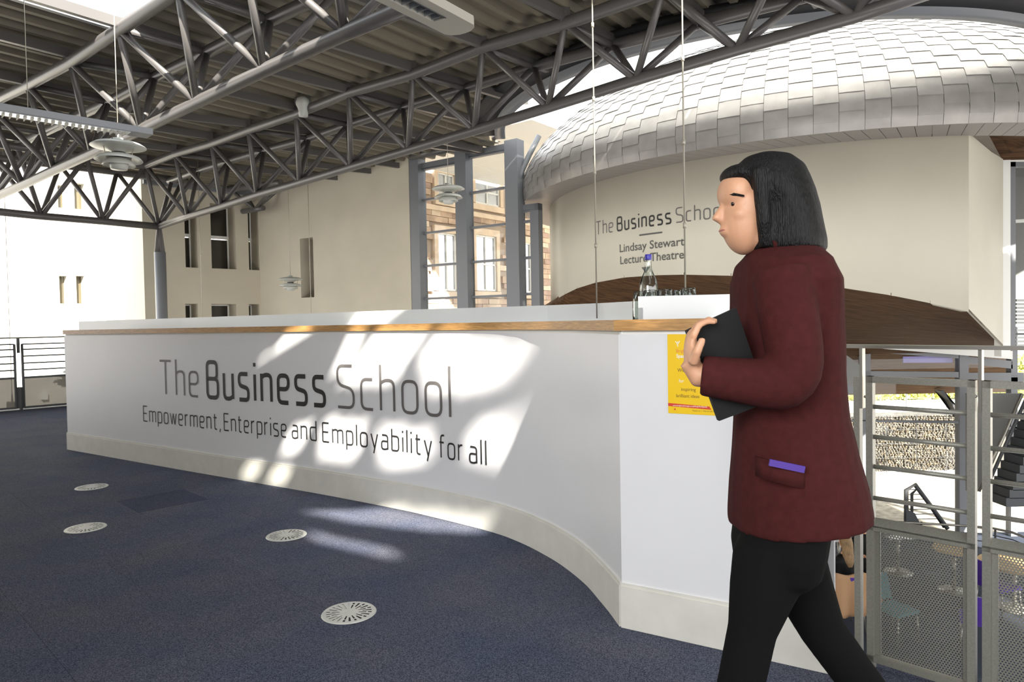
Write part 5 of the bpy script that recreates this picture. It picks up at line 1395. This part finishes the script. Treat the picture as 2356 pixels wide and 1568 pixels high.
# near (left) arm: shoulder, elbow, wrist ; far arm mirrored behind the folder
shL = on_y(1802, 645, PY-.155); elL = on_y(1838, 892, PY-.19); wrL = on_y(1602, 862, PY-.135)
elI = elL.lerp(shL.lerp(wrL, .5), .12)
mb.tube([shL, shL.lerp(elI, .5), elI, elI.lerp(wrL, .45), wrL, wrL+V((-.012, 0, .03))], [.040, .034, .028, .030, .026, .024], 14)
shR = pw(1800, 640)+V((0, .165, 0)); elR = V((pw(1790, 900).x, PY+.20, pw(1790, 900).z)); wrR = V((on_y(1640, 850, PY+.10).x, PY+.10, on_y(1640, 830, PY+.10).z))
mb.tube([shR, elR, wrR], [.050, .038, .026], 14)
def hand(mb, wr, fwd, up, side, curl=.8, ln=.085):
    """palm from the wrist along fwd, fingers curl towards -up ; side = thumb side"""
    fwd, up, side = fwd.normalized(), up.normalized(), side.normalized()
    pc_ = wr+fwd*.045
    rot = Matrix((fwd, side, up)).transposed()
    mb.ellip(pc_, .050, .038, .015, 16, 10, rot)
    for i, (o_, L_) in enumerate(((.030, .068), (.011, .078), (-.009, .072), (-.028, .056))):
        b = wr+fwd*.075+side*o_; p1 = b+(fwd*math.cos(curl*.4)-up*math.sin(curl*.4))*L_*.42; p2 = p1+(fwd*math.cos(curl)-up*math.sin(curl))*L_*.32; p3 = p2+(fwd*math.cos(curl*1.5)-up*math.sin(curl*1.5))*L_*.26
        mb.tube([b, p1, p2, p3], [.0088, .0082, .0074, .0062], 8)
    b = wr+fwd*.020+side*.030; mb.tube([b, b+fwd*.025+side*.022-up*.006, b+fwd*.052+side*.024-up*.018], [.0115, .0098, .0078], 8)
hd_f = (wrL-elL).normalized()
hand(mb, wrL+V((-.012, 0, .004)), V((.02, .02, 1)), V((-1, -.12, .05)), V((-.1, -1, .1)), 1.15)
hand(mb, wrR, (wrR-elR).normalized()+V((.1, -.5, .2)), V((-.1, .95, .1)), V((0, .1, 1)), .9)
# legs
def leg(pts, rad): mb.tube(pts, rad, 16)
YA, YB = PY-.075, PY+.075
hipA, kneeA, ankA = on_y(1782, 1285, PY-.06), on_y(1730, 1450, YA), V((on_y(1640, 1820, YA).x, YA, .10))
hipB, kneeB, ankB = on_y(1808, 1262, YB), on_y(1893, 1450, YB), V((on_y(2075, 1780, YB).x, YB, .17))
leg([hipA, hipA.lerp(kneeA, .5), kneeA, kneeA.lerp(ankA, .35), ankA], [.050, .048, .040, .038, .032]); leg([hipB, hipB.lerp(kneeB, .5), kneeB, kneeB.lerp(ankB, .35), ankB], [.050, .048, .040, .038, .032])
mb.tube([ankA, ankA+V((-.03, 0, -.05)), ankA+V((-.15, 0, -.075))], [.034, .032, .022], 10); mb.tube([ankB, ankB+V((-.02, 0, -.05)), ankB+V((-.13, 0, -.13))], [.034, .032, .022], 10)
me = remesh(mb, .0045, 3); me.materials.append(M['skin']); link('body', me, person)
# ---- eyes, brows, lips
for s in (-1, 1):
    e_ = pw(1681, 474)+V((0, s*.030, 0)); ey = MB().ellip(e_+V((.002, 0, 0)), .0105, .0115, .0085, 14, 10).build('eye', M['eye'], person)
    MB().ellip(e_+V((-.0055, s*.004, 0)), .0048, .0065, .0062, 10, 8).build('iris', M['iris'], ey)
    MB().tube([pw(1662, 458)+V((0, s*.014, 0)), pw(1664, 454)+V((0, s*.030, 0)), pw(1674, 455)+V((0, s*.047, 0)), pw(1692, 461)+V((0, s*.0605, 0))], [.003, .004, .004, .002], 6).build('eyebrow', M['hair'], person)
MB().ellip(pw(1662, 530.5), .007, .019, .0035, 12, 8).build('lips', M['lip'], person); 
# ---- hair: a smooth bob that covers ears and nape
h = MB()
def hrg(py, xf, xb, hw, n=28, tilt=0): return prg(py+tilt, xf, py-tilt*.3, xb, hw, n)
h.loft([hrg(352, 1745, 1790, .022), hrg(362, 1715, 1820, .056), hrg(385, 1690, 1846, .082), hrg(412, 1678, 1858, .093), hrg(440, 1694, 1868, .098), hrg(475, 1722, 1876, .101), hrg(520, 1728, 1884, .105), hrg(555, 1722, 1892, .107), hrg(576, 1722, 1893, .104), hrg(584, 1735, 1885, .09)])
h.ellip(pw(1700, 405), .042, .062, .026, 16, 10)
# side locks falling beside the cheek
for s in (-1, 1): h.tube([pw(1722, 400)+V((0, s*.068, 0)), pw(1726, 450)+V((0, s*.072, 0)), pw(1733, 520)+V((0, s*.070, 0)), pw(1737, 574)+V((0, s*.060, 0))], [.018, .018, .017, .012], 10)
me = remesh(h, .005, 4)
me.materials.append(M['hair']); link('hair', me, person)
# ---- trousers
tr = MB()
tr.loft([prg(1120, 1705, 1110, 1900, .155), prg(1200, 1700, 1190, 1893, .160), prg(1255, 1693, 1255, 1882, .160), prg(1300, 1698, 1300, 1872, .145), prg(1325, 1712, 1325, 1850, .115)])
tr.tube([hipA+V((.02, .06, .09)), hipA+V((-.004, 0, 0)), hipA.lerp(kneeA, .5)+V((-.006, 0, 0)), kneeA, kneeA.lerp(ankA, .4), ankA+V((.0, 0, .02))], [.050, .088, .070, .053, .050, .050], 18)
tr.tube([hipB+V((0, -.065, .09)), hipB, hipB.lerp(kneeB, .5), kneeB, kneeB.lerp(ankB, .4), ankB+V((-.01, 0, .02))], [.050, .088, .070, .055, .052, .050], 18)
me = remesh(tr, .006, 4); me.materials.append(M['trouser']); link('trousers', me, person)
for q, (a_, m_) in enumerate(((ankA, 0), (ankB, -.055))):
    sh = MB(); z0_ = a_.z-.10
    f_ = V((-1, 0, -.10 if q == 0 else -.5)).normalized()
    sh.ellip(a_+V((-.0, 0, -.055)), .045, .038, .045, 14, 10); sh.tube([a_+V((.02, 0, -.07)), a_+f_*.09+V((0, 0, -.07 if q == 0 else -.05)), a_+f_*.17+V((0, 0, -.07 if q == 0 else -.04))], [.034, .036, .026], 12)
    me = remesh(sh, .006, 2); me.materials.append(M['shoe']); link('shoe', me, person)
# ---- blazer (torso and both sleeves, one garment)
bl = MB()
bl.loft([prg(566, 1742, 556, 1862, .060), prg(580, 1722, 566, 1876, .100), prg(606, 1706, 598, 1888, .165, sq=2.2), prg(655, 1698, 645, 1904, .190, sq=2.2), prg(740, 1696, 735, 1917, .168), prg(850, 1700, 850, 1928, .150), prg(950, 1697, 950, 1937, .146), prg(1040, 1692, 1035, 1954, .166), prg(1120, 1688, 1100, 1974, .184), prg(1190, 1686, 1150, 1984, .192), prg(1212, 1687, 1166, 1986, .192)])
def bend(a, b, c, n=6, f=.34):
    p, q = b.lerp(a, f), b.lerp(c, f*.9); return [p*(1-t)**2+b*2*t*(1-t)+q*t*t for t in [i/n for i in range(n+1)]]
ap = [shL+V((0, .015, .02)), shL.lerp(elL, .35)+V((0, .005, 0))]+bend(shL, elL, wrL)+[elL.lerp(wrL, .6), elL.lerp(wrL, .95)]
bl.tube(ap, [.062, .060, .058, .058, .058, .057, .057, .056, .055, .050, .044], 20)
bl.tube([shR, shR.lerp(elR, .5), elR, elR.lerp(wrR, .5), elR.lerp(wrR, .9)], [.066, .062, .058, .050, .044], 18)
me = remesh(bl, .006, 4)
for v in me.vertices:      # soft cloth folds
    p = v.co; n_ = noise.noise(V((p.x*7, p.y*7, p.z*4.5)))*.007; v.co = p+v.normal*n_
me.materials.append(M['blazer']); bz_ = link('blazer', me, person)
# pocket flap and collar
fp = [pw(1692, 1036, -.17), pw(1790, 1056, -.17)]
fl = MB(); 
for i in range(9):
    t_ = i/8; p = fp[0].lerp(fp[1], t_); p.y = PY-.168*math.sqrt(max(0, 1-((t_-.62)*1.1)**2))-.002
    fl.v += [tuple(p+V((0, -.004, .012))), tuple(p+V((0, -.007, -.030)))]
fl.f = [(2*i, 2*i+1, 2*i+3, 2*i+2) for i in range(8)]; fl.sm = [True]*8
o = fl.build('pocket_flap', M['blazer'], bz_); md = o.modifiers.new('s', 'SOLIDIFY'); md.thickness = .005
MB().tube([pw(1752, 570, -.07), pw(1800, 560, -.085), pw(1856, 562, -.04), pw(1868, 566, .03)], [.012, .016, .016, .012], 10).build('collar', M['blazer'], bz_)
# purple ribbon end in the pocket
t = thing('purple_ribbon', 'small purple strap end at the blazer pocket of the walking woman', 'strap', pw(1740, 1036, -.18))
MB().bar(pw(1706, 1028, -.176), pw(1774, 1041, -.186), .006, .014).build('strap', M['purple'], t)
# folder in her hands
fc = [on_y(1580, 760, PY-.128), on_y(1694, 708, PY-.128), on_y(1768, 925, PY-.128), on_y(1655, 968, PY-.128)]
fc = [V((p.x, PY-.128, p.z)) for p in fc]
t = thing('folder', 'black folder tucked under the forearm of the walking woman', 'folder', fc[3])
MB().add(fc+[p+V((.0, .018, 0)) for p in fc], [(0, 3, 2, 1), (4, 5, 6, 7), (0, 1, 5, 4), (1, 2, 6, 5), (2, 3, 7, 6), (3, 0, 4, 7)]).build('cover', M['folder'], t)
c_ = sum(fc, V())/4
pg_ = [c_+(p-c_)*.97+V((0, .004, 0)) for p in fc]
MB().add(pg_+[p+V((0, .010, 0)) for p in pg_], [(0, 3, 2, 1), (4, 5, 6, 7), (0, 1, 5, 4), (1, 2, 6, 5), (2, 3, 7, 6), (3, 0, 4, 7)]).build('pages', M['dgrey'], t)
